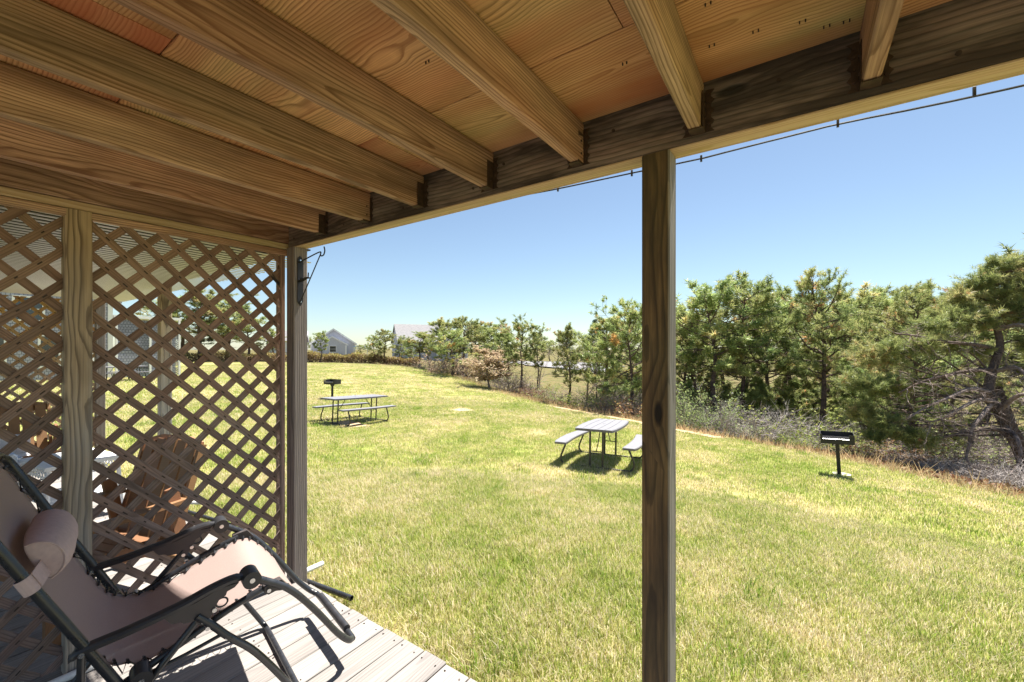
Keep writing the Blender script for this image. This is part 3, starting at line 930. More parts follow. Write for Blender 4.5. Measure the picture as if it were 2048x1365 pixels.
# arm rests, lock plates and joints on both sides
def arm(t, side):
    pts = [(-.232, .570), (-.20, .584), (-.10, .596), (.02, .618), (.10, .641), (.16, .652), (.205, .650)]
    b = B()
    P = spline([(p[0], 0, p[1]) for p in pts], 4)
    sec = [(-.020, .004), (-.015, .013), (.0, .016), (.015, .013), (.020, .004), (.018, -.010), (-.018, -.010)]
    vs, fs = [], []
    m = len(sec)
    for i, p in enumerate(P):
        k = 1.0 if 1 < i < len(P) - 2 else .75
        for a, c in sec:
            vs.append(cp(p.x, t + a * k * .92, p.z + c * k * .82))
    for i in range(len(P) - 1):
        for j in range(m):
            fs.append((i * m + j, i * m + (j + 1) % m, (i + 1) * m + (j + 1) % m, (i + 1) * m + j))
    fs += [tuple(range(m))[::-1], tuple(range((len(P) - 1) * m, len(P) * m))]
    b.add(vs, fs)
    ar = obj("armrest", b, M_PLASTIC, CH, smooth=True)
    b = B()
    b.cyl(cp(.222, t - .036, .641), cp(.222, t + .036, .641), .031, 20)
    obj("end_knob", b, M_PLASTIC, ar, smooth=True)
    b = B()
    b.cyl(cp(.222, t - .0385, .641), cp(.222, t + .0385, .641), .009, 12)
    obj("bolt", b, M_BOLT, ar, smooth=True)
    # lock plate with its stepped outline
    b = B()
    out = [(-.02, .603), (.06, .618), (.13, .640), (.185, .640), (.172, .628), (.150, .622), (.146, .610), (.128, .604), (.118, .586), (.110, .566), (.098, .548), (.086, .533), (.070, .540), (.060, .560), (.030, .563), (.022, .572), (.0, .575), (-.01, .588)]
    P2 = [(cp(s, 0, h)[0], cp(s, 0, h)[2]) for s, h in out]
    y = cp(0, t, 0)[1]
    b.prism(P2, 1, y - .016, y + .016)
    lk = obj("lock_plate", b, M_PLASTIC2, CH)
    b = B()
    ro = [cp(.135 + .017 * math.cos(a), t - .012 * side, .590 + .015 * math.sin(a)) for a in np.linspace(0, 2 * PI, 18, endpoint=False)]
    b.tube(ro, .0032, 8, closed=True)
    obj("lock_ring", b, M_PLASTIC, lk, smooth=True)
    b = B()
    for s, h in ((.113, .574), (.083, .549), (.094, .52), (.150, .462), (-.205, .578)):
        b.cyl(cp(s, t - .021, h), cp(s, t + .021, h), .0075, 10)
    tag(obj("rivets", b, M_BOLT, lk, smooth=True), kind="stuff")
    # pivot where back, seat rail and link meet
    b = B()
    b.cyl(cp(-.074, t - .022, .434), cp(-.074, t + .034 * side + .012, .434), .030, 18)
    pv = obj("pivot", b, M_PLASTIC, CH, smooth=True)
    b = B()
    b.cyl(cp(-.074, t - .0245, .434), cp(-.074, t + .0245, .434), .008, 10)
    obj("bolt", b, M_BOLT, pv, smooth=True)
    # bracket between seat rail and foot tube
    b = B()
    out = [(.268, .582), (.292, .588), (.325, .592), (.352, .556), (.335, .548), (.305, .556), (.282, .551), (.268, .562)]
    P2 = [(cp(s, 0, h)[0], cp(s, 0, h)[2]) for s, h in out]
    y = cp(0, t + .016 * side, 0)[1]
    b.prism(P2, 1, y - .016, y + .016)
    br = obj("knee_bracket", b, M_PLASTIC2, CH)
    b = B()
    b.cyl(cp(.282, t - .006, .568), cp(.282, t + .034 * 1, .568), .0075, 10) if side > 0 else b.cyl(cp(.282, t - .034, .568), cp(.282, t + .006, .568), .0075, 10)
    obj("bolt", b, M_BOLT, br, smooth=True)
arm(0.0, 1)
arm(.62, -1)
# elastic cord laced between sling and frame
railp = {}
for side, te, tr in ((1, .056, .0), (-1, .564, .62)):
    b = B()
    n = 46
    L = len(prof) - 1
    pts = []
    for i in range(n):
        u = (i + .5) / n
        f = u * L
        p = prof[int(f)].lerp(prof[min(L, int(f) + 1)], f - int(f))
        inside = i % 2 == 0
        rail = tr if (u < .40 or u > .80) else tr + .032 * side
        t = te + .014 * side if inside else rail
        pts.append(cp(p.x + (0 if inside else .006), t, p.z + (.004 if inside else -.002)))
    b.tube(pts, .0026, 5)
    obj("lacing", b, M_BLACK, CH)
    # short hooks that grip the sling's hem
    b = B()
    for i in range(0, n, 2):
        u = (i + .5) / n
        f = u * L
        p = prof[int(f)].lerp(prof[min(L, int(f) + 1)], f - int(f))
        a = Vector(cp(p.x, te + .018 * side, p.z + .004)); c = Vector(cp(p.x + .004, te - .012 * side, p.z + .006))
        b.tube([a, (a + c) / 2 + Vector((0, 0, .004)), c], .0042, 6)
    tag(obj("cord_hooks", b, M_BLACK, CH), kind="stuff")
# head pillow: half-round bolster tied to both tubes
b = B()
ux = Vector((.42, 0, -.907))            # down the back
un = Vector((.907, 0, .42))             # out of the back
c0 = Vector((-.318, 0, .832))
vs, fs = [], []
nA, nL = 20, 14
for i in range(nL + 1):
    q = i / nL
    t = .085 + .34 * q
    bul = (1 - abs(2 * q - 1) ** 3) * .24 + .82 + .02 * math.sin(9 * q)
    for j in range(nA):
        a = 2 * PI * j / nA
        x = math.cos(a) * .074
        z = math.sin(a)
        z = z * .066 if z > 0 else z * .012
        p = c0 + ux * (x * bul) + un * (z * bul + .022)
        vs.append(cp(p.x, t, p.z))
for i in range(nL):
    for j in range(nA):
        fs.append((i * nA + j, i * nA + (j + 1) % nA, (i + 1) * nA + (j + 1) % nA, (i + 1) * nA + j))
fs += [tuple(range(nA))[::-1], tuple(range(nL * nA, (nL + 1) * nA))]
b.add(vs, fs)
pl = obj("head_pillow", b, M_PILLOW, CH, smooth=True)
bv = pl.modifiers.new("soft", 'BEVEL'); bv.width = .016; bv.segments = 3; bv.limit_method = 'ANGLE'
for t in (.085, .425):
    b = B()
    P = []
    for j in range(11):
        a = PI * j / 10
        p = c0 + ux * (math.cos(a) * .0745 * .82) + un * (math.sin(a) * .0665 * .82 + .022)
        P.append(cp(p.x, t, p.z))
    b.tube(P, .0028, 6)
    obj("seam_piping", b, M_PILLOW, pl, smooth=True)
for side, t0, t1 in ((1, .09, 0.0), (-1, .42, .62)):
    b = B()
    ring_ = []
    for j in range(13):
        a = 2 * PI * j / 13
        ring_.append((math.cos(a) * .018, math.sin(a) * .018))
    base = c0 + ux * .02
    vs, fs = [], []
    for w in (-.024, .024):
        for ca, sa in ring_:
            p = base + ux * w + un * sa
            vs.append(cp(p.x, t1 + ca, p.z))
    n = len(ring_)
    for j in range(n):
        fs.append((j, (j + 1) % n, (j + 1) % n + n, j + n))
    p = [base + ux * w for w in (-.024, .024)]
    q = [base + ux * w + un * .03 for w in (-.024, .024)]
    k = len(vs)
    for pp, t in ((p[0] + un * .018, t1 + .006 * side), (p[1] + un * .018, t1 + .006 * side), (q[1], t0), (q[0], t0)):
        vs.append(cp(pp.x, t, pp.z))
    fs.append((k, k + 1, k + 2, k + 3))
    b.add(vs, fs)
    st_ = obj("strap", b, M_PILLOW, pl)
    st_.modifiers.new("cloth", 'SOLIDIFY').thickness = .002

# ------------------------------------------------------------------ brown slatted armchairs of the next porch
def armchair(loc, rz, label, mat, tagged=False):
    """faces local -Y; origin on the floor between the back legs"""
    r = empty("slatted_armchair", loc, rz, label, "armchair", "brown slatted armchairs of the next porch")
    W = .58
    def P(name, b, par=r):
        return obj(name, b, mat, par)
    for s in (-1, 1):
        x = s * W / 2
        b = B(); b.box(x - .012, x + .012, -.62, -.545, 0, .50, .003); P("leg", b)
        b = B(); b.box(-.012, .012, -.035, .035, 0, .62, .003, Matrix.Translation((x, .06, 0)) @ Matrix.Rotation(R(10), 4, 'X')); P("leg", b)
        b = B(); b.box(-.045, .045, -.37, .33, 0, .022, .004, Matrix.Translation((x, -.30, .505))); P("armrest", b)
        b = B(); b.box(-.011, .011, -.31, .33, -.035, .035, .003, Matrix.Translation((x - s * .03, -.30, .30)) @ Matrix.Rotation(R(-9), 4, 'X')); P("side_rail", b)
    T = Matrix.Translation((0, -.02, .26)) @ Matrix.Rotation(R(-17), 4, 'X')
    for i in range(5):
        x = (i - 2) * .098
        top = .60 + .035 * (1 - abs(i - 2) / 2)
        b = B(); b.box(x - .040, x + .040, -.009, .009, 0, top, .003, T); P("back_slat", b)
    b = B(); b.prism([(-.25, .535), (.25, .535), (.25, .615), (.12, .645), (-.12, .645), (-.25, .615)], 1, .0095, .028)
    b.v = [tuple(T @ Vector(v)) for v in b.v]; P("top_rail", b)
    b = B(); b.box(-.27, .27, .0095, .028, .10, .17, .003, T); P("back_rail", b)
    for s in (-1, 1):
        b = B(); b.box(s * .262 - .012, s * .262 + .012, -.012, .03, -.03, .60, .003, T); P("back_stile", b)
    for i in range(6):
        y = -.58 + i * .092
        b = B(); b.box(-.27, .27, -.040, .040, 0, .016, .003, Matrix.Translation((0, y, .375 - .016 * i)) @ Matrix.Rotation(R(-8), 4, 'X')); P("seat_slat", b)
    b = B(); b.box(-.28, .28, -.01, .01, .09, .145, .003, Matrix.Translation((0, .045, 0))); st = P("stretcher", b)
    b = B(); b.box(-.28, .28, -.64, -.622, .30, .37, .003); P("front_rail", b)
    if tagged:
        b = B(); b.box(-.03, -.012, -.0125, -.0105, .105, .128, 0, Matrix.Translation((0, .045, 0)))
        obj("label_tag", b, M_PVC, st)
    return r
armchair((-3.47, .90, 0), R(17), "brown slatted armchair just behind the lattice beside the lounger", W_CHAIR, True)
armchair((-6.95, .70, 0), R(90), "brown slatted armchair in front of the far orange lattice screen", W_CHAIR)

# white wicker seat and side table
M_WICK = plain("white_wicker", (0.72, 0.72, 0.74), 0.6, var=0.12, scale=90, bumpamt=0.3)
M_BLUE, nt, bs = new_mat("blue_weave")
tcb = N(nt, "ShaderNodeTexCoord").outputs["Object"]
wvb = N(nt, "ShaderNodeTexWave", {"Vector": tcb, "Scale": 22.0, "Distortion": 1.5, "Detail": 1.0})
nt.links.new(mix(nt, wvb.outputs[1], (0.20, 0.30, 0.50), (0.70, 0.72, 0.76)), bs.inputs["Base Color"])
bs.inputs["Roughness"].default_value = 0.9
def wicker_table(loc, rz, w, d, h, label):
    r = empty("wicker_table", loc, rz, label, "table", "white wicker tables of the next porch")
    b = B(); b.box(-w / 2, w / 2, -d / 2, d / 2, h - .03, h, .008); obj("table_top", b, M_WICK, r)
    for sx in (-1, 1):
        for sy in (-1, 1):
            b = B(); b.tube([(sx * (w / 2 - .03), sy * (d / 2 - .03), h - .03), (sx * (w / 2 - .01), sy * (d / 2 - .01), 0)], .016, 8); obj("leg", b, M_WICK, r, smooth=True)
    b = B(); b.box(-w / 2 + .03, w / 2 - .03, -d / 2 + .03, d / 2 - .03, .16, .178, .004); obj("shelf", b, M_WICK, r)
    b = B()
    for sx, L, ax in ((1, w, 0), (-1, w, 0), (1, d, 1), (-1, d, 1)):
        n = int(L / .06)
        for i in range(n):
            a = -L / 2 + .03 + (L - .06) * i / n; c = a + (L - .06) / n
            for p, q in ((h - .035, h - .11), (h - .11, h - .035)):
                A = (a, sx * (d / 2 - .02), p) if ax == 0 else (sx * (w / 2 - .02), a, p)
                C = (c, sx * (d / 2 - .02), q) if ax == 0 else (sx * (w / 2 - .02), c, q)
                b.tube([A, C], .005, 5)
    obj("woven_apron", b, M_WICK, r)
    return r
wicker_table((-5.35, .86, 0), R(8), .62, .5, .50, "white wicker side table with woven apron on the next deck")
def wicker_sofa(loc, rz):
    r = empty("wicker_sofa", loc, rz, "white wicker seat with a blue patterned cushion on the next deck", "sofa")
    b = B(); b.box(-.62, .62, -.32, .32, .30, .37, .02); obj("seat", b, M_WICK, r)
    b = B(); b.box(-.62, .62, .27, .33, .37, .60, .02); obj("backrest", b, M_WICK, r)
    for s in (-1, 1):
        b = B(); b.box(s * .62 - .035, s * .62 + .035, -.32, .32, .30, .56, .02); obj("armrest", b, M_WICK, r)
        for y in (-.28, .28):
            b = B(); b.tube([(s * .58, y, .30), (s * .60, y * 1.05, 0)], .02, 8); obj("leg", b, M_WICK, r, smooth=True)
    c = empty("blue_cushion", (0, 0, 0), 0, "blue and white patterned cushion lying on the wicker seat", "cushion")
    vs, fs = [], []
    n = 10
    for i in range(n + 1):
        for j in range(n + 1):
            u, v = i / n * 2 - 1, j / n * 2 - 1
            hh = .075 * (1 - u ** 4) ** .6 * (1 - v ** 4) ** .6
            vs.append((u * .25, v * .25, .09 + hh))
    for i in range(n + 1):
        for j in range(n + 1):
            u, v = i / n * 2 - 1, j / n * 2 - 1
            hh = .075 * (1 - u ** 4) ** .6 * (1 - v ** 4) ** .6
            vs.append((u * .25, v * .25, .09 - hh))
    k = (n + 1) ** 2
    for i in range(n):
        for j in range(n):
            a = i * (n + 1) + j
            fs.append((a, a + 1, a + n + 2, a + n + 1)); fs.append((k + a, k + a + n + 1, k + a + n + 2, k + a + 1))
    b = B(); b.add(vs, fs)
    obj("cushion_cover", b, M_BLUE, c, smooth=True)
    c.location = (loc[0] + .1, loc[1], .375); c.rotation_euler = (0, 0, rz + .3)
wicker_sofa((-6.2, .36, 0), R(170))

# ------------------------------------------------------------------ picnic tables
M_RESIN = plain("grey_resin", (0.215, 0.21, 0.228), 0.45, var=0.05, scale=18, spec=0.4)
M_RESIN_D = plain("resin_edge", (0.13, 0.125, 0.14), 0.5, var=0.08, scale=18)
M_FRAME = plain("brown_frame", (0.060, 0.052, 0.047), 0.45, 0.2, var=0.2, scale=20)
def bowed(L, w_end, w_mid, shift=0.0, n=14, cut=.05):
    """outline in (x, y); long in y; bowed sides; shift bends the whole strip sideways in the middle"""
    pts = []
    for i in range(n + 1):
        y = -L / 2 + L * i / n
        k = 1 - (2 * i / n - 1) ** 2
        e = min(1.0, (L / 2 - abs(y)) / cut)
        w = w_end + (w_mid - w_end) * k - (1 - e) * .03
        pts.append((y, shift * k, w))
    return [(c + w / 2, y) for y, c, w in pts] + [(c - w / 2, y) for y, c, w in reversed(pts)]
def picnic_table(loc, rz, pitch, label, grp):
    r = empty("picnic_table", loc, rz, label, "picnic table", grp)
    r.rotation_euler = (pitch, 0, rz)
    b = B(); b.prism(bowed(1.83, .68, .78), 2, .685, .722); top = obj("table_top", b, M_RESIN_D, r)
    # five moulded planks on the top, grooves between
    for k in range(5):
        o_ = []
        lo, hi = -1 + k * .4 + .020, -.6 + k * .4 - .020
        side = [[], []]
        for i in range(13):
            y = -.905 + 1.81 * i / 12
            kk = 1 - (2 * i / 12 - 1) ** 2
            w = (.655 + .10 * kk) / 2 - (.02 if i in (0, 12) else 0)
            side[0].append((hi * w, y)); side[1].append((lo * w, y))
        b = B(); b.prism(side[0] + side[1][::-1], 2, .7222, .727)
        obj("plank", b, M_RESIN, top)
    b = B(); b.cyl((0, 0, .727), (0, 0, .7285), .03, 16); obj("hole_cap", b, M_RESIN_D, top)
    for s in (-1, 1):
        b = B(); b.prism([(x + s * .60, y) for x, y in bowed(1.83, .235, .255, s * .055)], 2, .415, .448); be = obj("bench", b, M_RESIN_D, r)
        b = B(); b.prism([(x + s * .60, y) for x, y in bowed(1.80, .205, .225, s * .055)], 2, .4482, .452); obj("bench_top", b, M_RESIN, be)
    for e in (-1, 1):
        y = e * .66
        b = B()
        b.tube(spline([(-.56, y, .415), (-.605, y, .30), (-.655, y, .17), (-.655, y, .09), (-.60, y, .025), (-.50, y, .016), (.50, y, .016), (.60, y, .025), (.655, y, .09), (.655, y, .17), (.605, y, .30), (.56, y, .415)], 5), .017, 10)
        obj("bench_frame", b, M_FRAME, r, smooth=True)
        for x in (-.115, .115):
            b = B(); b.tube([(x, y, .016), (x, y, .69)], .0185, 10); obj("leg", b, M_FRAME, r, smooth=True)
        b = B(); b.tube([(0, y, .30), (0, y - e * .17, .45), (0, y - e * .33, .69)], .009, 8)
        b.tube([(-.115, y, .30), (.115, y, .30)], .009, 8)
        obj("brace", b, M_FRAME, r, smooth=True)
    return r
picnic_table((-3.125, 7.70, gz(-3.125, 7.7) + .012), R(10.5), math.atan(gz(-3.26, 8.4) - gz(-3, 7.0)) / 1.4, "picnic table seen end on nearest the porch's lone post", "grey resin picnic tables on the lawn")
picnic_table((-10.72, 7.52, gz(-10.72, 7.52) + .012), R(2), math.atan((gz(-10.7, 8.2) - gz(-10.7, 6.8)) / 1.4), "picnic table standing long side on in front of the park grill", "grey resin picnic tables on the lawn")
picnic_table((-27.6, 6.2, gz(-27.6, 6.2) + .01), R(12), 0, "distant picnic table on the lawn seen through the lattice", "grey resin picnic tables on the lawn")
pb = B(); pb.prism([(-.7, -.28), (.6, -.34), (.75, .2), (-.5, .36)], 2, -.02, .012)
tag(obj("concrete_slab", pb, M_SAND, None, (-10.45, 7.1, gz(-10.45, 7.1) + .005)), "bare worn slab under the long side on picnic table", "slab")

# ------------------------------------------------------------------ park grills
def grill(loc, rz, lean, label):
    r = empty("park_grill", loc, rz, label, "grill", "black park grills on posts")
    r.rotation_euler = (lean[0], lean[1], rz)
    b = B(); b.box(-.03, .03, -.03, .03, -.15, .60, .004); obj("post", b, M_IRON, r)
    b = B(); b.box(-.065, .065, -.05, .05, .585, .615)
    for s in (-1, 1):
        b.prism([(s * .09, .615), (s * .06, .615), (s * .06, .545), (s * .075, .545)], 1, -.012, .012)
    obj("bracket", b, M_IRON, r)
    # fire box: floor, back, slotted sides, low front lip
    W, D, Z0, Z1 = .25, .19, .615, .79
    b = B()
    b.box(-W, W, -D, D, Z0, Z0 + .006)
    b.box(-W, W, D - .005, D, Z0 + .006, Z1)
    b.box(-W, W, -D, -D + .005, Z0 + .006, Z0 + .065)
    obj("fire_box", b, M_IRON, r)
    for s in (-1, 1):
        x = s * W
        b = B()
        xs = (min(x, x - s * .005), max(x, x - s * .005))
        cuts = [-D + .03, -D + .055, -D + .085, -D + .11]
        b.box(*xs, -D + .005, cuts[0], Z0 + .006, Z1)
        b.box(*xs, cuts[1], cuts[2], Z0 + .006, Z1)
        b.box(*xs, cuts[3], D - .005, Z0 + .006, Z1)
        for a, c in ((cuts[0], cuts[1]), (cuts[2], cuts[3])):
            for z0, z1 in ((Z0 + .006, Z0 + .075), (Z0 + .09, Z0 + .10), (Z0 + .118, Z0 + .128), (Z0 + .147, Z1)):
                b.box(*xs, a, c, z0, z1)
        obj("side_plate", b, M_IRON, r)
        b = B()
        b.box(x - .075 if s > 0 else x - .001, x + .001 if s > 0 else x + .035, -D - .004, -D, Z0 + .066, Z1)
        obj("front_cheek", b, M_IRON, r)
    b = B()
    z = Z0 + .085
    for i in range(12):
        y = -D + .015 + i * .031
        b.cyl((-W - .06 if i in (2, 9) else -W + .006, y, z), (W + .06 if i in (2, 9) else W - .006, y, z), .006, 6)
    for i in range(10):
        x = -W + .025 + i * .05
        b.cyl((x, -D + .01, z - .008), (x, D - .01, z - .008), .005, 6)
    gr_ = obj("grate", b, M_BOLT_DULL, r)
    b = B(); b.cyl((-W + .02, -D + .004, Z0 + .085), (W - .02, -D + .004, Z0 + .085), .006, 8); obj("front_bar", b, M_BOLT, gr_)
    return r
M_BOLT_DULL = plain("worn_grate", (0.03, 0.028, 0.028), 0.6, 0.2, var=0.25, scale=30)
M_CONC = plain("concrete", (0.42, 0.40, 0.37), 0.9, var=0.2, scale=14, spec=0.1)
gx1, gy1 = .62, 9.95
grill((gx1, gy1, gz(gx1, gy1)), R(-2), (0, R(-3.0)), "park grill on a leaning post at the lawn's edge by the brush")
gx2, gy2 = -15.15, 9.6
grill((gx2, gy2, gz(gx2, gy2)), R(20), (0, R(1)), "park grill standing behind the long side on picnic table")
grill((-29.5, 6.9, gz(-29.5, 6.9)), R(40), (0, 0), "tiny distant park grill behind the picnic table seen through the lattice")
b = B(); b.prism([(.15 * math.cos(a), .12 * math.sin(a)) for a in np.linspace(0, 6.28, 11)[:-1]], 2, -.05, .022)
tag(obj("concrete_footing", b, M_CONC, None, (gx1 + .04, gy1 + .06, gz(gx1, gy1))), "small pale concrete footing under the leaning park grill", "footing")

# ------------------------------------------------------------------ grass
M_GRASS = bpy.data.materials.new("grass_blades")
M_GRASS.use_nodes = True
nt = M_GRASS.node_tree
bs = nt.nodes["Principled BSDF"]
P = N(nt, "ShaderNodeNewGeometry").outputs["Position"]
a = noise(nt, P, 0.55, 5.0, 0.6)
b_ = noise(nt, VM(nt, 'MULTIPLY', P, (1, 1, 0.2)), 3.1, 5.0, 0.65)
t = N(nt, "ShaderNodeAttribute", attribute_name="tint").outputs["Fac"]
k = M(nt, 'ADD', M(nt, 'MULTIPLY', a, 0.60), M(nt, 'ADD', M(nt, 'MULTIPLY', b_, 0.42), M(nt, 'MULTIPLY', M(nt, 'SUBTRACT', t, 0.18), 0.56)))
gc = ramp(nt, k, [(0.41, (0.19, 0.30, 0.04)), (0.54, (0.32, 0.40, 0.075)), (0.65, (0.47, 0.465, 0.15)), (0.77, (0.64, 0.56, 0.31)), (0.91, (0.78, 0.68, 0.52))])
nt.links.new(gc, bs.inputs["Base Color"])
bs.inputs["Roughness"].default_value = 0.55
bs.inputs["Specular IOR Level"].default_value = 0.3
tr = N(nt, "ShaderNodeBsdfTranslucent", {"Color": gc})
mx = N(nt, "ShaderNodeMixShader", {0: 0.42})
nt.links.new(bs.outputs[0], mx.inputs[1]); nt.links.new(tr.outputs[0], mx.inputs[2])
nt.links.new(mx.outputs[0], nt.nodes["Material Output"].inputs[0])

def tuft_mesh(seed, n, rad, h, w, weed=False):
    rg = np.random.RandomState(seed)
    V, F, T = [], [], []
    r = rad * np.sqrt(rg.rand(n)); an = rg.rand(n) * 2 * PI
    for i in range(n):
        x, y = r[i] * math.cos(an[i]), r[i] * math.sin(an[i])
        hh = h * rg.uniform(.45, 1.15)
        d = rg.rand() * 2 * PI
        lean = rg.uniform(.1, .9) * hh
        fx, fy = math.cos(d), math.sin(d)
        sx, sy = -fy * w / 2, fx * w / 2
        o = len(V)
        V += [(x - sx, y - sy, -.015), (x + sx, y + sy, -.015),
              (x + fx * lean * .3 - sx * .8, y + fy * lean * .3 - sy * .8, hh * .6), (x + fx * lean * .3 + sx * .8, y + fy * lean * .3 + sy * .8, hh * .6),
              (x + fx * lean, y + fy * lean, hh)]
        F += [(o, o + 1, o + 3), (o, o + 3, o + 2), (o + 2, o + 3, o + 4)]
        T += [(-.35 + .2 * rg.rand()) if weed else min(1, max(0, rg.beta(2, 2.2)))] * 5
    return fast_mesh("grass_tuft", V, F, T)

def grass_field(name, pts, scl, meshes, seed, label):
    """one object: tufts set on the points"""
    rg = np.random.RandomState(seed)
    n = len(pts)
    me = bpy.data.meshes.new(name)
    me.vertices.add(n)
    me.vertices.foreach_set("co", np.asarray(pts, np.float32).ravel())
    for an, val in (("rot", np.c_[rg.uniform(-.12, .12, n), rg.uniform(-.12, .12, n), rg.uniform(0, 6.283, n)]),):
        at = me.attributes.new(an, 'FLOAT_VECTOR', 'POINT'); at.data.foreach_set("vector", val.astype(np.float32).ravel())
    at = me.attributes.new("scl", 'FLOAT', 'POINT'); at.data.foreach_set("value", np.asarray(scl, np.float32))
    at = me.attributes.new("pick", 'INT', 'POINT'); at.data.foreach_set("value", rg.randint(0, len(meshes), n).astype(np.int32))
    o = bpy.data.objects.new(name, me)
    COL.objects.link(o)
    tag(o, label, kind="stuff")
    ng = bpy.data.node_groups.new(name, 'GeometryNodeTree')
    ng.interface.new_socket("Geometry", in_out='INPUT', socket_type='NodeSocketGeometry')
    ng.interface.new_socket("Geometry", in_out='OUTPUT', socket_type='NodeSocketGeometry')
    gi = ng.nodes.new("NodeGroupInput"); go = ng.nodes.new("NodeGroupOutput")
    ip = ng.nodes.new("GeometryNodeInstanceOnPoints")
    jn = ng.nodes.new("GeometryNodeJoinGeometry")
    for i, m in enumerate(meshes):
        # the pattern tufts stand in the lawn themselves
        q = pts[i * 7 % n]
        so = place("tuft", m, M_GRASS, o, tuple(q))
        so["kind"] = "stuff"
        oi = ng.nodes.new("GeometryNodeObjectInfo")
        oi.inputs[0].default_value = so
        oi.inputs["As Instance"].default_value = True
        ng.links.new(oi.outputs["Geometry"], jn.inputs[0])
    def attr(nm, ty):
        a_ = ng.nodes.new("GeometryNodeInputNamedAttribute"); a_.data_type = ty
        a_.inputs["Name"].default_value = nm
        return [s for s in a_.outputs if s.enabled and s.name == "Attribute"][0]
    ng.links.new(gi.outputs[0], ip.inputs["Points"])
    ng.links.new(jn.outputs[0], ip.inputs["Instance"])
    ip.inputs["Pick Instance"].default_value = True
    ng.links.new(attr("pick", 'INT'), ip.inputs["Instance Index"])
    er = ng.nodes.new("FunctionNodeEulerToRotation")
    ng.links.new(attr("rot", 'FLOAT_VECTOR'), er.inputs[0])
    ng.links.new(er.outputs[0], ip.inputs["Rotation"])
    ng.links.new(attr("scl", 'FLOAT'), ip.inputs["Scale"])
    ng.links.new(ip.outputs[0], go.inputs[0])
    md = o.modifiers.new("tufts", 'NODES'); md.node_group = ng
    return o

BARE = [((-10.45, 7.1), .55), (site(920, 15.4), .45), ((gx1 + .04, gy1 + .06), .14)]
_pp = spline([(x, y, 0) for x, y in [(-9.5, 17.0), (-7.2, 16.1), (-5.3, 15.0), (-3.4, 13.8), (-1.8, 13.1)]], 10)
BARE += [((q.x, q.y), .38) for q in _pp]
def sample_view(n, d0, d1, seed, a0=-58, a1=74):
    """ground points inside a fan of bearings, evenly spread over the area"""
    rg = np.random.RandomState(seed)
    dd = np.sqrt(rg.uniform(d0 ** 2, d1 ** 2, n)); aa = np.radians(rg.uniform(a0, a1, n))
    xr, zf = dd * np.sin(aa), dd * np.cos(aa)
    x = RIGHT.x * xr + FWD.x * zf; y = RIGHT.y * xr + FWD.y * zf
    keep = in_lawn(x, y) & (y > 1.47)
    for (qx, qy), qr in BARE:
        keep &= (np.hypot(x - qx, y - qy) > qr * (1 + .25 * np.sin(9 * x + 7 * y)))
    x, y = x[keep], y[keep]
    return np.c_[x, y, ground(x, y) + (np.sin(x * 1.7 + y * .6) * np.sin(y * 1.3 - x * .4)) * 0.018]
near_m = [tuft_mesh(s, 85, .15, .056, .0044) for s in range(5)]
mid_m = [tuft_mesh(20 + s, 60, .20, .042, .007) for s in range(4)]
far_m = [tuft_mesh(40 + s, 46, .30, .055, .014) for s in range(3)]
pn = sample_view(11500, 1.2, 6.5, 1)
grass_field("grass", pn, np.random.RandomState(1).uniform(.7, 1.25, len(pn)), near_m, 1, "short mown grass growing by the deck edge")
weed_m = [tuft_mesh(70 + s, 60, .13, .085, .007, True) for s in range(3)]
pw = sample_view(150, 1.6, 16, 12)
grass_field("weeds", pw, np.random.RandomState(12).uniform(.5, 1.3, len(pw)), weed_m, 12, "darker green weed clumps dotted over the lawn")
pm = sample_view(27500, 6.0, 19, 2)
grass_field("grass", pm, np.random.RandomState(2).uniform(.7, 1.2, len(pm)), mid_m, 2, "short mown grass around the picnic tables")
pf = sample_view(40000, 13, 46, 3)
grass_field("grass", pf, np.random.RandomState(3).uniform(.7, 1.2, len(pf)), far_m, 3, "short mown grass at the far end of the lawn")

q = site(920, 15.4)
pb = B(); pb.prism([(.5 * math.cos(a) * (1 + .2 * math.sin(3 * a)), .36 * math.sin(a)) for a in np.linspace(0, 6.28, 14)[:-1]], 2, -.03, .016)
tag(obj("bare_patch", pb, M_SAND, None, (q[0], q[1], gz(*q))), "small bare sandy patch in the middle of the lawn", "soil", kind="structure")
# ------------------------------------------------------------------ trees
M_NEEDLE = leafy("pine_needles", [(0.0, (0.14, 0.20, 0.075)), (0.4, (0.30, 0.35, 0.12)), (0.70, (0.45, 0.45, 0.18)), (0.86, (0.55, 0.46, 0.22)), (0.96, (0.60, 0.38, 0.17)), (1.0, (0.60, 0.28, 0.12))], 0.5, 0.42)
M_SPRUCE = leafy("spruce_needles", [(0.0, (0.025, 0.065, 0.035)), (1.0, (0.06, 0.12, 0.05))], 0.25)
M_TAN = leafy("tan_leaves", [(0.0, (0.36, 0.25, 0.17)), (0.5, (0.48, 0.35, 0.24)), (1.0, (0.44, 0.38, 0.22))], 0.45)
M_YGREEN = leafy("young_leaves", [(0.0, (0.17, 0.24, 0.05)), (0.6, (0.30, 0.36, 0.08)), (1.0, (0.42, 0.42, 0.12))], 0.45)
M_SAGE = leafy("sage_leaves", [(0.0, (0.17, 0.23, 0.09)), (1.0, (0.34, 0.42, 0.17))], 0.45)
M_BROWNLEAF = leafy("dry_leaves", [(0.0, (0.16, 0.075, 0.04)), (0.6, (0.30, 0.15, 0.08)), (1.0, (0.30, 0.26, 0.10))], 0.35)
M_BARK = plain("pine_bark", (0.115, 0.083, 0.070), 0.9, var=0.5, scale=9, spec=0.1, bumpamt=0.8)
M_TWIG = plain("grey_twigs", (0.27, 0.225, 0.205), 0.85, var=0.35, scale=6, spec=0.15)
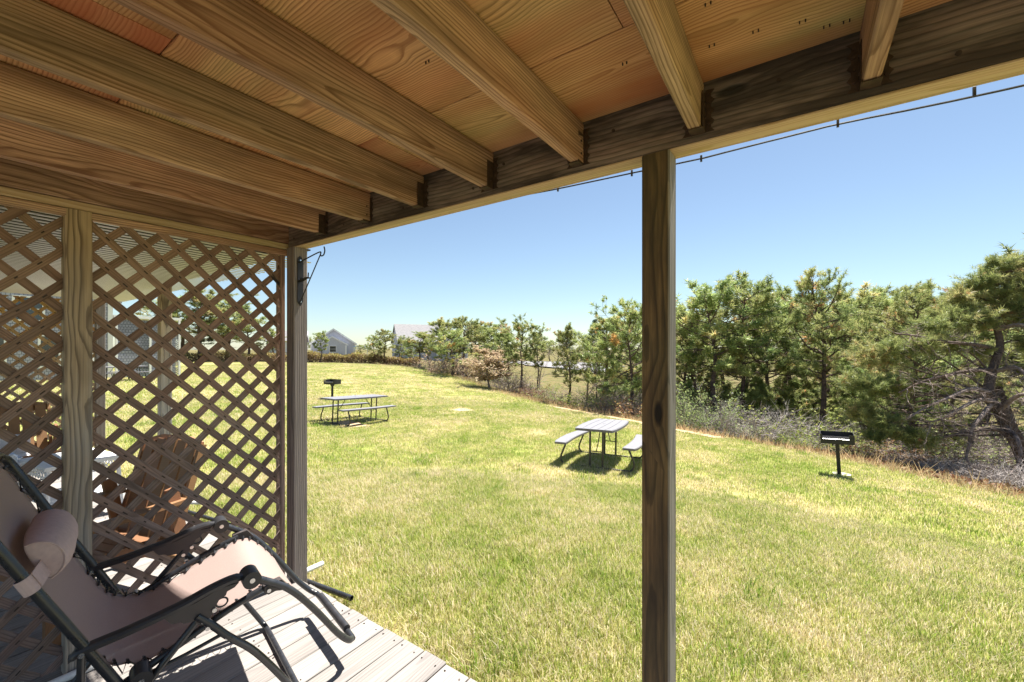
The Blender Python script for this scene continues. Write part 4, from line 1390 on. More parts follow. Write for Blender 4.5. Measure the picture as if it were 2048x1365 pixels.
M_DEADWOOD = plain("dead_pine_wood", (0.235, 0.185, 0.165), 0.9, var=0.5, scale=7, spec=0.1, bumpamt=0.4)
M_TWIG2 = plain("pale_branches", (0.36, 0.32, 0.30), 0.85, var=0.4, scale=5, spec=0.15)

MARKS = [("the thin young pine by the gabled house", 641), ("the pine before the grey roof", 838), ("the tan leaved oak", 980), ("the pine above the sandy strip", 1137), ("the lone porch post", 1320), ("the crooked limbed pine", 1432), ("the round topped forked pine", 1478), ("the tallest straight pine", 1635), ("the leaning park grill's pine", 1752), ("the contorted pine", 2010)]
ORD = ["first", "second", "third", "fourth", "fifth", "sixth", "seventh", "eighth", "ninth", "tenth"]
def place_labels(kind, pxs):
    """one label each: counted outward from the nearest landmark"""
    near = []
    for px in pxs:
        m, mp = min(MARKS, key=lambda q: abs(q[1] - px))
        near.append((m, px >= mp, abs(px - mp)))
    out = []
    for i, (m, rt, d) in enumerate(near):
        k = sum(1 for j, (m2, r2_, d2) in enumerate(near) if m2 == m and r2_ == rt and (d2, j) < (d, i))
        out.append(f"{ORD[k]} {kind} to the {'right' if rt else 'left'} of {m}")
    return out

def rnd_dir(rg):
    v = Vector((rg.gauss(0, 1), rg.gauss(0, 1), rg.gauss(0, 1)))
    return v.normalized()

def needle_mesh(name, tufts, K, size, width, seed):
    """every tuft is a spray of K needles round its shoot"""
    rg = np.random.RandomState(seed)
    P = np.array([t[0] for t in tufts]); D = np.array([t[1] for t in tufts]); S = np.array([t[2] for t in tufts]); T = np.array([t[3] for t in tufts])
    n = len(P)
    D = D / np.linalg.norm(D, axis=1, keepdims=True)
    dirs = rg.normal(size=(n, K, 3))
    dirs /= np.linalg.norm(dirs, axis=2, keepdims=True)
    dirs = dirs + D[:, None, :] * rg.uniform(.25, 1.1, (n, K, 1))
    dirs /= np.linalg.norm(dirs, axis=2, keepdims=True)
    base = P[:, None, :] + D[:, None, :] * (rg.uniform(-.5, .4, (n, K, 1)) * size * S[:, None, None])
    side = np.cross(dirs, rg.normal(size=(n, K, 3)))
    side /= np.maximum(np.linalg.norm(side, axis=2, keepdims=True), 1e-6)
    L = size * S[:, None, None] * rg.uniform(.7, 1.2, (n, K, 1))
    w = width * S[:, None, None]
    v0 = base - side * w * .5 + dirs * L * .08
    v1 = base + side * w * .5 + dirs * L * .08
    v2 = base + dirs * L
    V = np.stack([v0, v1, v2], 2).reshape(-1, 3)
    F = np.arange(len(V)).reshape(-1, 3)
    tint = np.clip(T[:, None] + rg.normal(0, .06, (n, K)), 0, 1)
    return fast_mesh(name, V, F, np.repeat(tint.ravel(), 3))

def leaf_mesh(name, leaves, seed):
    """flat leaves: (place, size, tint)"""
    rg = np.random.RandomState(seed)
    P = np.array([l[0] for l in leaves]); S = np.array([l[1] for l in leaves]); T = np.array([l[2] for l in leaves])
    n = len(P)
    a = rg.normal(size=(n, 3)); a /= np.linalg.norm(a, axis=1, keepdims=True)
    b = np.cross(a, rg.normal(size=(n, 3))); b /= np.linalg.norm(b, axis=1, keepdims=True)
    a *= S[:, None]; b *= S[:, None] * .32
    V = np.stack([P, P + a * .5 + b, P + a, P + a * .5 - b], 1).reshape(-1, 3)
    i = np.arange(n) * 4
    F = np.concatenate([np.c_[i, i + 1, i + 2], np.c_[i, i + 2, i + 3]])
    return fast_mesh(name, V, F, np.repeat(T, 4))

def branch(b, rg, p0, d, L, r, wob, up, n=5, sides=5):
    """a crooked limb; returns its points"""
    pts = [p0.copy()]
    d = d.normalized()
    p = p0.copy()
    for i in range(n):
        d = (d + rnd_dir(rg) * wob + Vector((0, 0, up))).normalized()
        p = p + d * (L / n)
        pts.append(p.copy())
    b.tube(pts, [r * (1 - .8 * i / n) for i in range(n + 1)], sides, cap=False)
    return pts, d

def pine(seed, H=7.0, r0=.11, crown=.30, spread=2.0, limbs=34, subs=6, size=.17, K=16, width=.02, lean=(0, 0), dead=.5, peak=.62, fork=False):
    rg = random.Random(seed)
    wood_, tufts = B(), []
    trunks = []
    p = Vector((0, 0, -.3))
    tp = [p]
    d = Vector((lean[0], lean[1], 1))
    n = 10
    for i in range(n):
        d = (d + Vector((rg.gauss(0, .08), rg.gauss(0, .08), .05))).normalized()
        p = p + d * ((H * .97 + .3) / n)
        tp.append(p)
    sc_ = (H * .97) / max(.5, tp[-1].z)
    tp = [Vector((q.x, q.y, q.z * sc_ if q.z > 0 else q.z)) for q in tp]
    off = tp[-1].copy()
    tp = [Vector((q.x - off.x * .85 * max(0, q.z) / off.z, q.y - off.y * .85 * max(0, q.z) / off.z, q.z)) for q in tp] if not any(lean) else tp
    sp_ = spline(tp, 3)
    m = len(sp_)
    wood_.tube(sp_, [r0 * (1.15 - 1.05 * (i / (m - 1)) ** .8) + .008 for i in range(m)], 8, cap=False)
    def at(t):
        f = t * (m - 1); i = min(m - 2, int(f))
        return sp_[i].lerp(sp_[i + 1], f - i)
    az = rg.random() * 6.28
    for i in range(limbs):
        u = (i + .5) / limbs
        t = crown + (1 - crown) * (u ** .85) * .985
        az += 2.4 + rg.gauss(0, .4)
        q = (t - crown) / (1 - crown)
        pr = max(.16, 1 - ((q - (peak - .25)) / .78) ** 2) * rg.uniform(.55, 1.18)
        if q > .85:
            pr *= .8
        L = spread * pr
        el = rg.uniform(-.1, .35) + .75 * q ** 2
        d0 = Vector((math.cos(az) * math.cos(el), math.sin(az) * math.cos(el), math.sin(el)))
        pts, dd = branch(wood_, rg, at(t), d0, L, max(.014, r0 * .42 * (1 - .55 * q)), .30, .07, 5, 5)
        tint0 = rg.gauss(.42, .14)
        ends = [(pts[-1], dd)]
        for s_ in range(subs):
            f = rg.uniform(.30, .98) * (len(pts) - 1)
            k_ = min(len(pts) - 2, int(f))
            o_ = pts[k_].lerp(pts[k_ + 1], f - k_)
            dirn = (pts[k_ + 1] - pts[k_]).normalized()
            ds = (dirn * .6 + rnd_dir(rg) * .75 + Vector((0, 0, .30))).normalized()
            l2 = L * rg.uniform(.16, .36) + .12
            sp2, d2 = branch(wood_, rg, o_, ds, l2, .011, .25, .1, 2, 3)
            for g in range(rg.randint(2, 4)):
                w_ = rg.uniform(.45, 1.0)
                pp = o_.lerp(sp2[-1], w_) + rnd_dir(rg) * .06
                tufts.append((pp, (d2 + Vector((0, 0, .5)) + rnd_dir(rg) * .5), rg.uniform(.75, 1.25), min(1, max(0, tint0 + rg.gauss(0, .13)))))
            tufts.append((sp2[-1], d2 + Vector((0, 0, .7)), rg.uniform(.9, 1.3), min(1, max(0, tint0 + rg.gauss(.08, .16)))))
        tufts.append((pts[-1], dd + Vector((0, 0, .6)), 1.2, min(1, max(0, tint0 + .1))))
        if rg.random() < .045:
            for _ in range(5):
                tufts.append((pts[-2] + rnd_dir(rg) * .2, rnd_dir(rg), .9, .98))
    for _ in range(6):
        tufts.append((tp[-1] + rnd_dir(rg) * .15, Vector((0, 0, 1)) + rnd_dir(rg) * .5, 1.1, .55))
    # dead side branches under the crown
    nd = int(26 * dead)
    for i in range(nd):
        t = rg.uniform(.10, crown + .25)
        az = rg.random() * 6.28
        el = rg.uniform(-.45, .35)
        L = rg.uniform(.35, 1.0) * spread * .55
        pts, dd = branch(wood_, rg, at(t), Vector((math.cos(az), math.sin(az), math.tan(el))), L, .016, .28, 0, 4, 4)
        for _ in range(3):
            k_ = rg.randint(1, 3)
            branch(wood_, rg, pts[k_], (pts[k_ + 1] - pts[k_]).normalized() + rnd_dir(rg) * .8, L * .4, .008, .3, 0, 2, 3)
    return wood_.mesh("trunk", smooth=True), needle_mesh("crown", tufts, K, size, width, seed)

def bare_tree(seed, H=5.0, spread=1.8, leaf=True, r0=.07, n1=16, leafsize=.09):
    rg = random.Random(seed)
    b, leaves = B(), []
    sp_, _ = branch(b, rg, Vector((0, 0, -.2)), Vector((.05, 0, 1)), H * .85, r0, .1, .05, 7, 7)
    for i in range(n1):
        t = rg.uniform(.22, .98)
        f = t * (len(sp_) - 1); k = min(len(sp_) - 2, int(f))
        o_ = sp_[k].lerp(sp_[k + 1], f - k)
        az = i * 2.4 + rg.gauss(0, .3)
        d0 = Vector((math.cos(az), math.sin(az), rg.uniform(.3, .9)))
        L = spread * rg.uniform(.6, 1.1) * (1.1 - .5 * t)
        p1, d1 = branch(b, rg, o_, d0, L, r0 * .4 * (1.1 - t * .6), .22, .08, 5, 5)
        for j in range(7):
            k1 = rg.randint(1, 4)
            p2, d2 = branch(b, rg, p1[k1], (p1[k1 + 1] - p1[k1]).normalized() + rnd_dir(rg) * .8 + Vector((0, 0, .2)), L * rg.uniform(.3, .55), .010, .25, .06, 3, 3)
            for g in range(4):
                k2 = rg.randint(0, 2)
                p3, d3 = branch(b, rg, p2[k2], d2 + rnd_dir(rg) * .9, L * .22, .005, .25, .05, 2, 3)
                for _ in range(9 if leaf else 0):
                    leaves.append((p3[rg.randint(0, 2)] + rnd_dir(rg) * .09, leafsize * rg.uniform(.6, 1.3), rg.random()))
    return b.mesh("trunk", smooth=False), (leaf_mesh("crown", leaves, seed) if leaves else None)

def shrub(seed, H=1.3, R_=.9, stems=34, leaf=0.0, thick=.006, leafsize=.05, arch=0.0, tangle=.3):
    rg = random.Random(seed)
    b, leaves = B(), []
    for i in range(stems):
        az = rg.random() * 6.28
        rr_ = R_ * .55 * math.sqrt(rg.random())
        o_ = Vector((math.cos(az) * rr_, math.sin(az) * rr_, -.05))
        out = rg.uniform(.05, .9)
        az2 = az + rg.gauss(0, .6)
        d0 = Vector((math.cos(az2) * out, math.sin(az2) * out, 1))
        L = H * rg.uniform(.6, 1.15)
        p1, d1 = branch(b, rg, o_, d0, L, thick * rg.uniform(.7, 1.5), tangle, -arch, 5, 4)
        for j in range(6):
            k1 = rg.randint(1, 4)
            p2, d2 = branch(b, rg, p1[k1], (p1[k1 + 1] - p1[k1]).normalized() + rnd_dir(rg) * .9, L * rg.uniform(.2, .45), thick * .5, tangle, 0, 3, 3)
            if rg.random() < leaf:
                for _ in range(12):
                    leaves.append((p2[rg.randint(1, 3)] + rnd_dir(rg) * .07, leafsize * rg.uniform(.6, 1.4), rg.random()))
            for g in range(2):
                branch(b, rg, p2[rg.randint(0, 2)], d2 + rnd_dir(rg), L * .14, thick * .35, tangle, 0, 2, 3)
    return b.mesh("stems"), (leaf_mesh("foliage", leaves, seed) if leaves else None)

def plant(name, meshes, mats, part_names, px, depth, H, H0, label, cat, group=None, rz=0.0, sx=1.0, xy=None, sink=0.05):
    x, y = xy if xy else site(px, depth)
    r = empty(name, (x, y, gz(x, y) - sink), rz, label, cat, group)
    s = H / H0
    r.scale = (s * sx, s * sx, s)
    for me, mt, pn_ in zip(meshes, mats, part_names):
        if me is not None:
            place(pn_, me, mt, r)
    return r

PV = [pine(s, H=7, spread=sp, crown=cr, limbs=lb, peak=pk, dead=dd, subs=7, K=18, size=.21, width=.032)
      for s, sp, cr, lb, pk, dd in ((1, 2.0, .36, 30, .75, 1.2), (2, 2.3, .42, 32, .8, 1.5), (3, 1.8, .30, 30, .7, 1.0), (4, 2.4, .46, 32, .85, 1.8), (5, 1.6, .40, 26, .8, 1.5), (6, 2.2, .26, 34, .65, .8), (7, 2.6, .33, 34, .75, 1.0), (8, 2.0, .50, 28, .85, 2.0))]
PM, PN_ = (M_BARK, M_NEEDLE), ("trunk", "crown")
def put_pine(v, px, top, depth, label, group=None, rz=None, sx=1.0, meshes=None):
    if group == G_L or group == 'pines seen through the lattice':
        sx *= 1.65
    elif meshes is None:
        sx *= 1.25
    x, y = site(px, depth)
    H = height_at(top, depth) - gz(x, y) - .12
    return plant("pine_tree", meshes or PV[v], PM, PN_, px, depth, H, 7.0, label, "tree", group, rz if rz is not None else (px * .37 + depth) % 6.28, sx)

G_L = "pines along the far edge of the lawn"
G_R = "pines standing beyond the brush"
put_pine(4, 641, 664, 43, "thin young pine alone in front of the gabled house", G_L, sx=.85)
put_pine(0, 768, 662, 44, "first dense pine of the row beside the big roofed house", G_L)
put_pine(7, 838, 669, 41, "pine with clear bare trunk and rounded crown before the grey roof", G_L, sx=1.25)
put_pine(2, 800, 677, 50, "small pine half hidden between two rounded pines", G_L)
put_pine(5, 884, 642, 39, "broad dark pine hiding the end of the grey roof", G_L, sx=1.1)
put_pine(1, 925, 642, 36, "tall pine with twin dark stems behind the tan leaved oak", G_L)
put_pine(6, 905, 668, 33, "low spreading pine at the lawn corner", G_L, sx=1.0)
put_pine(0, 985, 652, 37, "pine whose top rises above the tan leaved oak", G_L)
put_pine(3, 1043, 655, 28, "upright pine beside the tan leaved oak", G_L, sx=.85)
put_pine(4, 1074, 664, 33, "slim pine behind the upright one next to the oak", G_L, sx=.55)
put_pine(2, 1137, 655, 22.5, "pine with a bare reddish lower trunk above the sandy strip", G_L, sx=.62)
put_pine(5, 1215, 640, 21, "bushy pine at the left of the lone porch post", G_R, sx=1.1)
put_pine(6, 1262, 624, 19, "full pine reaching behind the lone porch post", G_R, sx=1.0)
put_pine(1, 1196, 690, 24, "low pine filling the gap by the bare tree", G_R, sx=.7)
put_pine(0, 1375, 622, 21, "pine just right of the lone porch post", G_R)
put_pine(7, 1432, 596, 18.5, "pine with several crooked dark limbs near the post", G_R, sx=1.2)
put_pine(1, 1478, 574, 19, "tall round topped pine with forked trunk", G_R, sx=.85)
put_pine(3, 1530, 608, 21, "flat topped pine between two tall ones", G_R)
put_pine(2, 1575, 600, 23, "pine behind the tallest straight trunk", G_R)
TALL = pine(31, H=7, spread=1.75, crown=.42, limbs=44, peak=.72, dead=1.3, subs=7, K=16, size=.16, width=.022, r0=.12)
put_pine(0, 1635, 556, 17.5, "tallest straight pine with long bare dark trunk", G_R, meshes=TALL)
put_pine(6, 1700, 604, 22, "pine in the second row behind the park grill", G_R)
put_pine(5, 1752, 592, 18, "wide bushy pine behind the leaning park grill", G_R)
NEAR1 = pine(41, H=7, spread=2.5, crown=.16, limbs=60, peak=.55, dead=.8, subs=8, K=22, size=.15, width=.015, r0=.12)
NEAR2 = None and pine(42, H=7, spread=3.0, crown=.20, limbs=72, peak=.6, dead=1.6, subs=9, K=22, size=.14, width=.013, r0=.17, lean=(-.2, .05))
put_pine(0, 1835, 574, 14.5, "pine with one shoot standing above its crown beside the big contorted pine", G_R, meshes=NEAR1, sx=1.05)
def contorted_pine():
    """big wind-bent pine: a leaning trunk, long drooping grey limbs, ragged needle masses"""
    rg = random.Random(91)
    x0, y0 = site(2062, 11.0)
    org = Vector((x0, y0, gz(x0, y0)))
    r = empty("contorted_pine", org, 0, "big contorted pine with grey dead limbs at the lawn's lower corner", "tree", G_R)
    def W(px, py, d):
        x, y = site(px, d)
        return Vector((x, y, height_at(py, d))) - org
    live, dead_, tufts = B(), B(), []
    trunk = spline([Vector((0.1, 0, -.4)), W(2050, 915, 11), W(2022, 862, 11), W(1999, 822, 11.1), W(1977, 790, 11.3), W(1985, 740, 11.6), W(2000, 690, 11.9), W(1992, 640, 12.1), W(2012, 590, 12.3), W(2005, 545, 12.4)], 5)
    m = len(trunk)
    live.tube(trunk, [.19 * (1.05 - .95 * (i / m) ** .8) + .012 for i in range(m)], 9, cap=False)
    def twigs(b, P, n, L, r_, wob=.35, lev=2):
        for _ in range(n):
            k = rg.randint(1, len(P) - 2)
            d = (P[k + 1] - P[k]).normalized() * .4 + rnd_dir(rg) + Vector((0, 0, -.1))
            q, dd = branch(b, rg, P[k], d, L * rg.uniform(.4, 1.1), r_, wob, -.02, 4, 4)
            if lev:
                for _ in range(4):
                    kk = rg.randint(1, 3)
                    q2, d2 = branch(b, rg, q[kk], dd + rnd_dir(rg), L * rg.uniform(.2, .5), r_ * .5, wob, 0, 3, 3)
                    if lev > 1:
                        for _ in range(2):
                            branch(b, rg, q2[rg.randint(1, 2)], d2 + rnd_dir(rg), L * .18, r_ * .3, wob, 0, 2, 3)
    grey = [
        [(2030, 895, 11), (2012, 870, 10.8), (1988, 859, 10.6), (1948, 862, 10.5), (1915, 868, 10.3), (1880, 878, 10.2)],
        [(1985, 806, 11.1), (1965, 830, 10.6), (1943, 860, 10.4), (1939, 890, 10.3), (1933, 918, 10.2), (1950, 938, 10.1)],
        [(1990, 806, 11.1), (1960, 800, 10.8), (1925, 815, 10.5), (1885, 838, 10.3), (1855, 845, 10.2)],
        [(1978, 785, 11.2), (1940, 778, 10.8), (1900, 795, 10.5), (1858, 812, 10.3), (1815, 838, 10.2)],
        [(1985, 740, 11.6), (1940, 742, 11.0), (1890, 752, 10.7), (1840, 766, 10.5), (1798, 786, 10.4)],
        [(1998, 700, 11.9), (1950, 690, 11.4), (1890, 684, 11.2), (1830, 672, 11.0), (1790, 668, 10.9)],
        [(2000, 820, 11.0), (2040, 790, 10.5), (2075, 800, 10.2), (2110, 840, 10)],
        [(2012, 855, 11.0), (2035, 880, 10.4), (2040, 920, 10.1), (2020, 950, 9.9)],
        [(1995, 660, 12.0), (2040, 650, 11.6), (2080, 670, 11.3), (2120, 690, 11)],
        [(1985, 745, 11.6), (2030, 735, 11.2), (2060, 760, 10.8), (2090, 800, 10.6)],
    ]
    for i, g in enumerate(grey):
        P = spline([W(*q) for q in g], 5)
        n = len(P)
        b = live if i in (0, 4, 5) else dead_
        b.tube(P, [.058 * (1 - .82 * k / n) + .004 for k in range(n)], 7, cap=False)
        twigs(dead_, P, 26, .75, .011)
    twigs(dead_, trunk[8:30], 40, .8, .010)
    # needle masses hang on the limbs and fill the top
    masses = [(1745, 715, 11.8, .70), (1790, 700, 11.4, .65), (1835, 690, 11.4, .6), (1715, 765, 11.8, .55), (1760, 775, 11.2, .55), (1800, 770, 11, .45), (1725, 825, 11.4, .5), (1775, 845, 10.8, .45), (1815, 872, 10.5, .42), (1845, 880, 10.4, .35), (1750, 872, 10.9, .3),
              (1860, 655, 11.6, .55), (1905, 640, 11.9, .6), (1950, 640, 12, .6), (1995, 640, 12.2, .6), (2045, 620, 12, .65), (2095, 640, 11.6, .6), (1925, 590, 12.2, .5), (1960, 560, 12.3, .5), (1990, 535, 12.4, .45), (2030, 530, 12.4, .5), (2075, 520, 12.2, .55), (2050, 570, 12.0, .6), (2005, 595, 12.2, .55), (2110, 570, 12, .6), (1915, 612, 12.6, .5), (1945, 585, 12.5, .5), (1980, 572, 12.6, .5), (2022, 556, 12.6, .5), (2050, 540, 12.5, .5), (2010, 620, 12.6, .55), (1880, 630, 12.3, .4), (2085, 590, 12.4, .5), (1900, 690, 11.6, .35), (2060, 690, 11.6, .4), (1960, 700, 11.8, .3)]
    for mx_, my_, md_, mr in masses:
        c = W(mx_, my_, md_)
        j = min(trunk, key=lambda q: (q - c).length + max(0, q.z - c.z) * .6)
        P = spline([j, j.lerp(c, .5) + rnd_dir(rg) * .15, c], 4)
        live.tube(P, [.03 * (1 - .7 * k / len(P)) for k in range(len(P))], 5, cap=False)
        t0 = rg.gauss(.45, .12)
        for _ in range(int(54 * mr / .55)):
            d = rnd_dir(rg)
            d = Vector((d.x, d.y, d.z * .7))
            e = c + d * mr * rg.uniform(.45, 1.05)
            q, dd = branch(live, rg, c.lerp(e, .25), e - c, (e - c).length * .8, .008, .2, .05, 3, 3)
            for u in (.35, .55, .75, 1.0):
                k = min(2, int(u * 3))
                tufts.append((q[k].lerp(q[k + 1], u * 3 - k if u < 1 else 1) + rnd_dir(rg) * .04, dd + Vector((0, 0, .5)) + rnd_dir(rg) * .4, rg.uniform(.8, 1.25), min(1, max(0, t0 + rg.gauss(0, .15)))))
            if rg.random() < .03:
                tufts.append((e, rnd_dir(rg), 1.1, .98))
    place("trunk", live.mesh("trunk", smooth=True), M_BARK, r)
    place("dead_branches", dead_.mesh("dead_branches"), M_DEADWOOD, r)
    place("crown", needle_mesh("crown", tufts, 20, .125, .011, 5), M_NEEDLE, r)
contorted_pine()
put_pine(3, 1915, 628, 20, "pine seen through the contorted pine's limbs", G_R)
put_pine(7, 2150, 505, 15, "tall pine rising behind the contorted pine", G_R, sx=.9)
for i_, (px, top, dep, lab) in enumerate(((748, 676, 47, "low pine at the hedge between the gabled house and the big roof"), (818, 678, 45, "pine in front of the middle of the big roof"), (862, 668, 42, "pine at the right hand end of the big roof"), (955, 650, 40, "pine between the twin stemmed pine and the oak"), (1015, 662, 36, "small pine behind the oak at its right side"))):
    put_pine((6, 5, 1, 0, 2)[i_], px, top, dep, lab, G_L)
# pines beyond the lattice at the left end of the lawn
for i, (px, top, dep, lab) in enumerate(((352, 598, 47, "broad pine above the lattice skirted house seen through the lattice"), (400, 592, 46, "tall golden tinged pine seen through the lattice middle"), (452, 612, 48, "rounded pine seen through the lattice next to the tall golden one"), (500, 636, 46, "low pine seen through the lattice near the corner post"), (545, 660, 47, "small pine seen through the lattice right beside the corner post"))):
    put_pine((5, 6, 1, 0, 2)[i], px, top, dep, lab, "pines seen through the lattice", sx=1.25)
# second and third rows that close the view into the wood
rg = random.Random(77)
rows_ = [(1235, 648, 34), (1290, 640, 30), (1330, 634, 33), (1390, 640, 30), (1450, 628, 31), (1505, 622, 29), (1555, 622, 33), (1610, 615, 30), (1665, 622, 28), (1725, 618, 31), (1785, 612, 27), (1850, 620, 29), (1905, 610, 26), (1965, 600, 25), (2030, 600, 24), (2090, 590, 22), (1350, 660, 42), (1420, 655, 45), (1490, 650, 44), (1570, 650, 46), (1640, 648, 44), (1720, 645, 42), (1800, 640, 40), (1880, 640, 42), (1960, 630, 38), (2050, 630, 36)]
for (px, top, dep), lab in zip(rows_, place_labels("back row pine", [q[0] for q in rows_])):
    put_pine(rg.randrange(8), px, top + rg.uniform(-4, 6), dep, lab, "back rows of the pine wood", sx=rg.uniform(1.05, 1.4))
far_ = [(720, 690, 62), (760, 684, 70), (960, 672, 60), (1010, 676, 64), (1060, 682, 130), (1100, 684, 135), (1140, 680, 128), (1190, 676, 120), (690, 690, 110), (650, 684, 108), (615, 680, 100)]
for (px, top, dep), lab in zip(far_, place_labels("distant small pine", [q[0] for q in far_])):
    put_pine(rg.randrange(8), px, top, dep, lab, "distant tree line", sx=1.5)
PL = [pine(s, H=7, spread=3.4, crown=.03, limbs=40, subs=7, K=18, size=.34, width=.05, peak=.35, dead=.2, r0=.14) for s in (51, 52, 53)]
yp_ = [(1210 + (i * 173) % 890, 24 + (i * 7.3) % 17) for i in range(32)]
yp_ += [(1378 + i * 36, 18.6 + (i * 1.7) % 3.2) for i in range(11)]
for i, ((px, dep), lab) in enumerate(zip(yp_, place_labels("low young pine", [q[0] for q in yp_]))):
    plant("young_pine", PL[i % 3], PM, PN_, px, dep, rg.uniform(1.6, 3.0), 7.0, lab, "tree", "low young pines in the wood", i * 1.3, 1.1)
# spruce with a pointed dark top, two of them
def spruce(seed, H=7):
    rg = random.Random(seed)
    b, tufts = B(), []
    b.tube([(0, 0, -.3), (0, 0, H)], [.12, .01], 7, cap=False)
    for i in range(90):
        t = .08 + .9 * i / 90
        az = i * 2.4
        L = (1 - t) * 1.7 + .1
        d = Vector((math.cos(az), math.sin(az), -.1 + .4 * t))
        p1, d1 = branch(b, rg, Vector((0, 0, t * H)), d, L, .014, .1, -.02, 4, 3)
        for j in range(9):
            f = rg.uniform(.25, 1) * 3.99; k_ = int(f)
            tufts.append((p1[k_].lerp(p1[k_ + 1], f - k_) + rnd_dir(rg) * .10, d1 + rnd_dir(rg) * .6, rg.uniform(.8, 1.2), rg.random()))
    return b.mesh("trunk"), needle_mesh("crown", tufts, 14, .16, .03, seed)
SPR = spruce(5)
for px, top, dep, lab in ((1190, 637, 52, "pointed dark green spruce above the pines"), (1134, 655, 56, "small blue green spruce tip over the bare tree")):
    x, y = site(px, dep)
    plant("spruce_tree", SPR, (M_BARK, M_SPRUCE), PN_, px, dep, height_at(top, dep) - gz(x, y), 7.0, lab, "tree", sx=1.25)
# deciduous trees
OAK = bare_tree(11, H=5, spread=2.2, leaf=True, n1=26, leafsize=.15)
x, y = site(978, 26.5)
plant("oak_tree", OAK, (M_TWIG, M_TAN), PN_, 978, 26.5, height_at(690, 26.5) - gz(x, y), 4.9, "oak with tan spring leaves at the bend of the lawn's edge", "tree", sx=2.1)
BARE1 = bare_tree(12, H=5, spread=1.7, leaf=False, n1=22)
for px, top, dep, lab in ((1172, 668, 23.5, "bare grey tree beside the pine with the reddish trunk"), (1078, 690, 34, "thin bare tree in the gap before the parking lot"), (1110, 676, 60, "bare grey treetop above the parking lot")):
    x, y = site(px, dep)
    plant("bare_tree", BARE1, (M_TWIG, None), PN_, px, dep, height_at(top, dep) - gz(x, y), 4.9, lab, "tree", rz=px, sx=1.2)

# ------------------------------------------------------------------ shrubs and brush
SH = [shrub(61, stems=46, leaf=.0, thick=.008), shrub(62, stems=40, leaf=.35, thick=.006), shrub(63, H=1.5, stems=34, leaf=.85, leafsize=.06), shrub(64, H=1.1, stems=50, leaf=.12, thick=.007, tangle=.45), shrub(65, H=1.0, R_=1.1, stems=44, leaf=.6, leafsize=.055), shrub(66, H=1.2, R_=1.0, stems=52, leaf=.0, thick=.012, tangle=.55, arch=.16)]
SN = ("stems", "foliage")
def put_shrub(v, px, depth, H, twig, leafm, label, group=None, sx=1.0, cat="shrub"):
    h0 = (1.3, 1.3, 1.5, 1.1, 1.0, 1.2)[v]
    return plant("shrub", SH[v], (twig, leafm), SN, px, depth, H, h0, label, cat, group, (px * .7) % 6.28, sx, sink=.03)
put_shrub(2, 1392, 14.6, 1.75, M_TWIG, M_SAGE, "pale green leafy shrub just past the lone porch post", sx=1.0)
put_shrub(2, 1365, 15.2, 1.1, M_TWIG, M_SAGE, "lower pale green shrub tucked against the post's outline")
put_shrub(1, 1445, 14.0, 1.35, M_TWIG2, M_SAGE, "half leafed grey shrub beside the pale green one", sx=1.2)
put_shrub(0, 1500, 13.8, 1.55, M_TWIG2, None, "tall bare tangle of grey stems in the brush", sx=1.3)
put_shrub(3, 1545, 13.4, 1.45, M_TWIG2, M_YGREEN, "bare grey bush with a few yellow buds", sx=1.3)
put_shrub(0, 1590, 13.6, 1.25, M_TWIG2, None, "arching bare bush before the tall straight trunk", sx=1.4)
put_shrub(4, 1640, 12.8, 1.15, M_TWIG, M_YGREEN, "yellow green bush behind the leaning park grill", sx=1.1)
put_shrub(4, 1585, 12.6, .65, M_TWIG, M_YGREEN, "low yellow green bush at the foot of the bare bushes")
put_shrub(1, 1690, 12.2, 1.0, M_TWIG2, M_YGREEN, "thin yellowing bush at the grill's right hand side", sx=1.2)
put_shrub(3, 1735, 11.8, .85, M_TWIG, M_BROWNLEAF, "brown leaved low bush under the wide pine", sx=1.4)
put_shrub(4, 1790, 11.4, .8, M_TWIG, M_BROWNLEAF, "rusty leaved bush below the drooping pine boughs", sx=1.4)
put_shrub(3, 1840, 10.9, .6, M_TWIG2, M_BROWNLEAF, "dry brown bush near the pile of dead branches", sx=1.5)
piles_ = ((1800, 10.6, .45), (1870, 10.2, .55), (1920, 9.9, .6), (1965, 9.6, .65), (2015, 9.3, .7), (2060, 9.0, .7), (1990, 10.4, .8), (1930, 10.8, .7), (2070, 10.2, .9))
for i, ((px, dep, h), lab) in enumerate(zip(piles_, place_labels("pile of grey dead branches", [q[0] for q in piles_]))):
    put_shrub(5, px, dep, h, M_TWIG2 if i % 3 else M_TWIG, None, lab, "dead branch piles", sx=1.5, cat="branch pile")
for i, (px, dep, h, v, lf) in enumerate(((1240, 18.2, 1.3, 3, M_BROWNLEAF), (1280, 17.4, 1.2, 4, M_BROWNLEAF), (1205, 19.5, 1.4, 1, M_YGREEN), (1170, 20.3, 1.0, 4, M_YGREEN), (1260, 20, 1.8, 0, None), (1310, 17.5, 1.5, 0, None), (1345, 16.5, 1.3, 1, M_SAGE))):
    put_shrub(v, px, dep, h, M_TWIG, lf, ("brown leaved bush under the full pine", "rusty bush at the foot of the lone post's outline", "half leafed bush near the sandy strip", "yellow green bush by the pale rocks of the sandy strip", "bare bush between the pines left of the post", "bare bush hidden partly by the lone post", "pale leafing bush just behind the lone post")[i], sx=1.3)
und_ = ((1095, 23.5), (1065, 26), (1035, 27), (1015, 29), (945, 31), (900, 35), (860, 39), (1110, 27), (1150, 26), (1090, 31), (1050, 33), (1190, 26), (1000, 33), (960, 36))
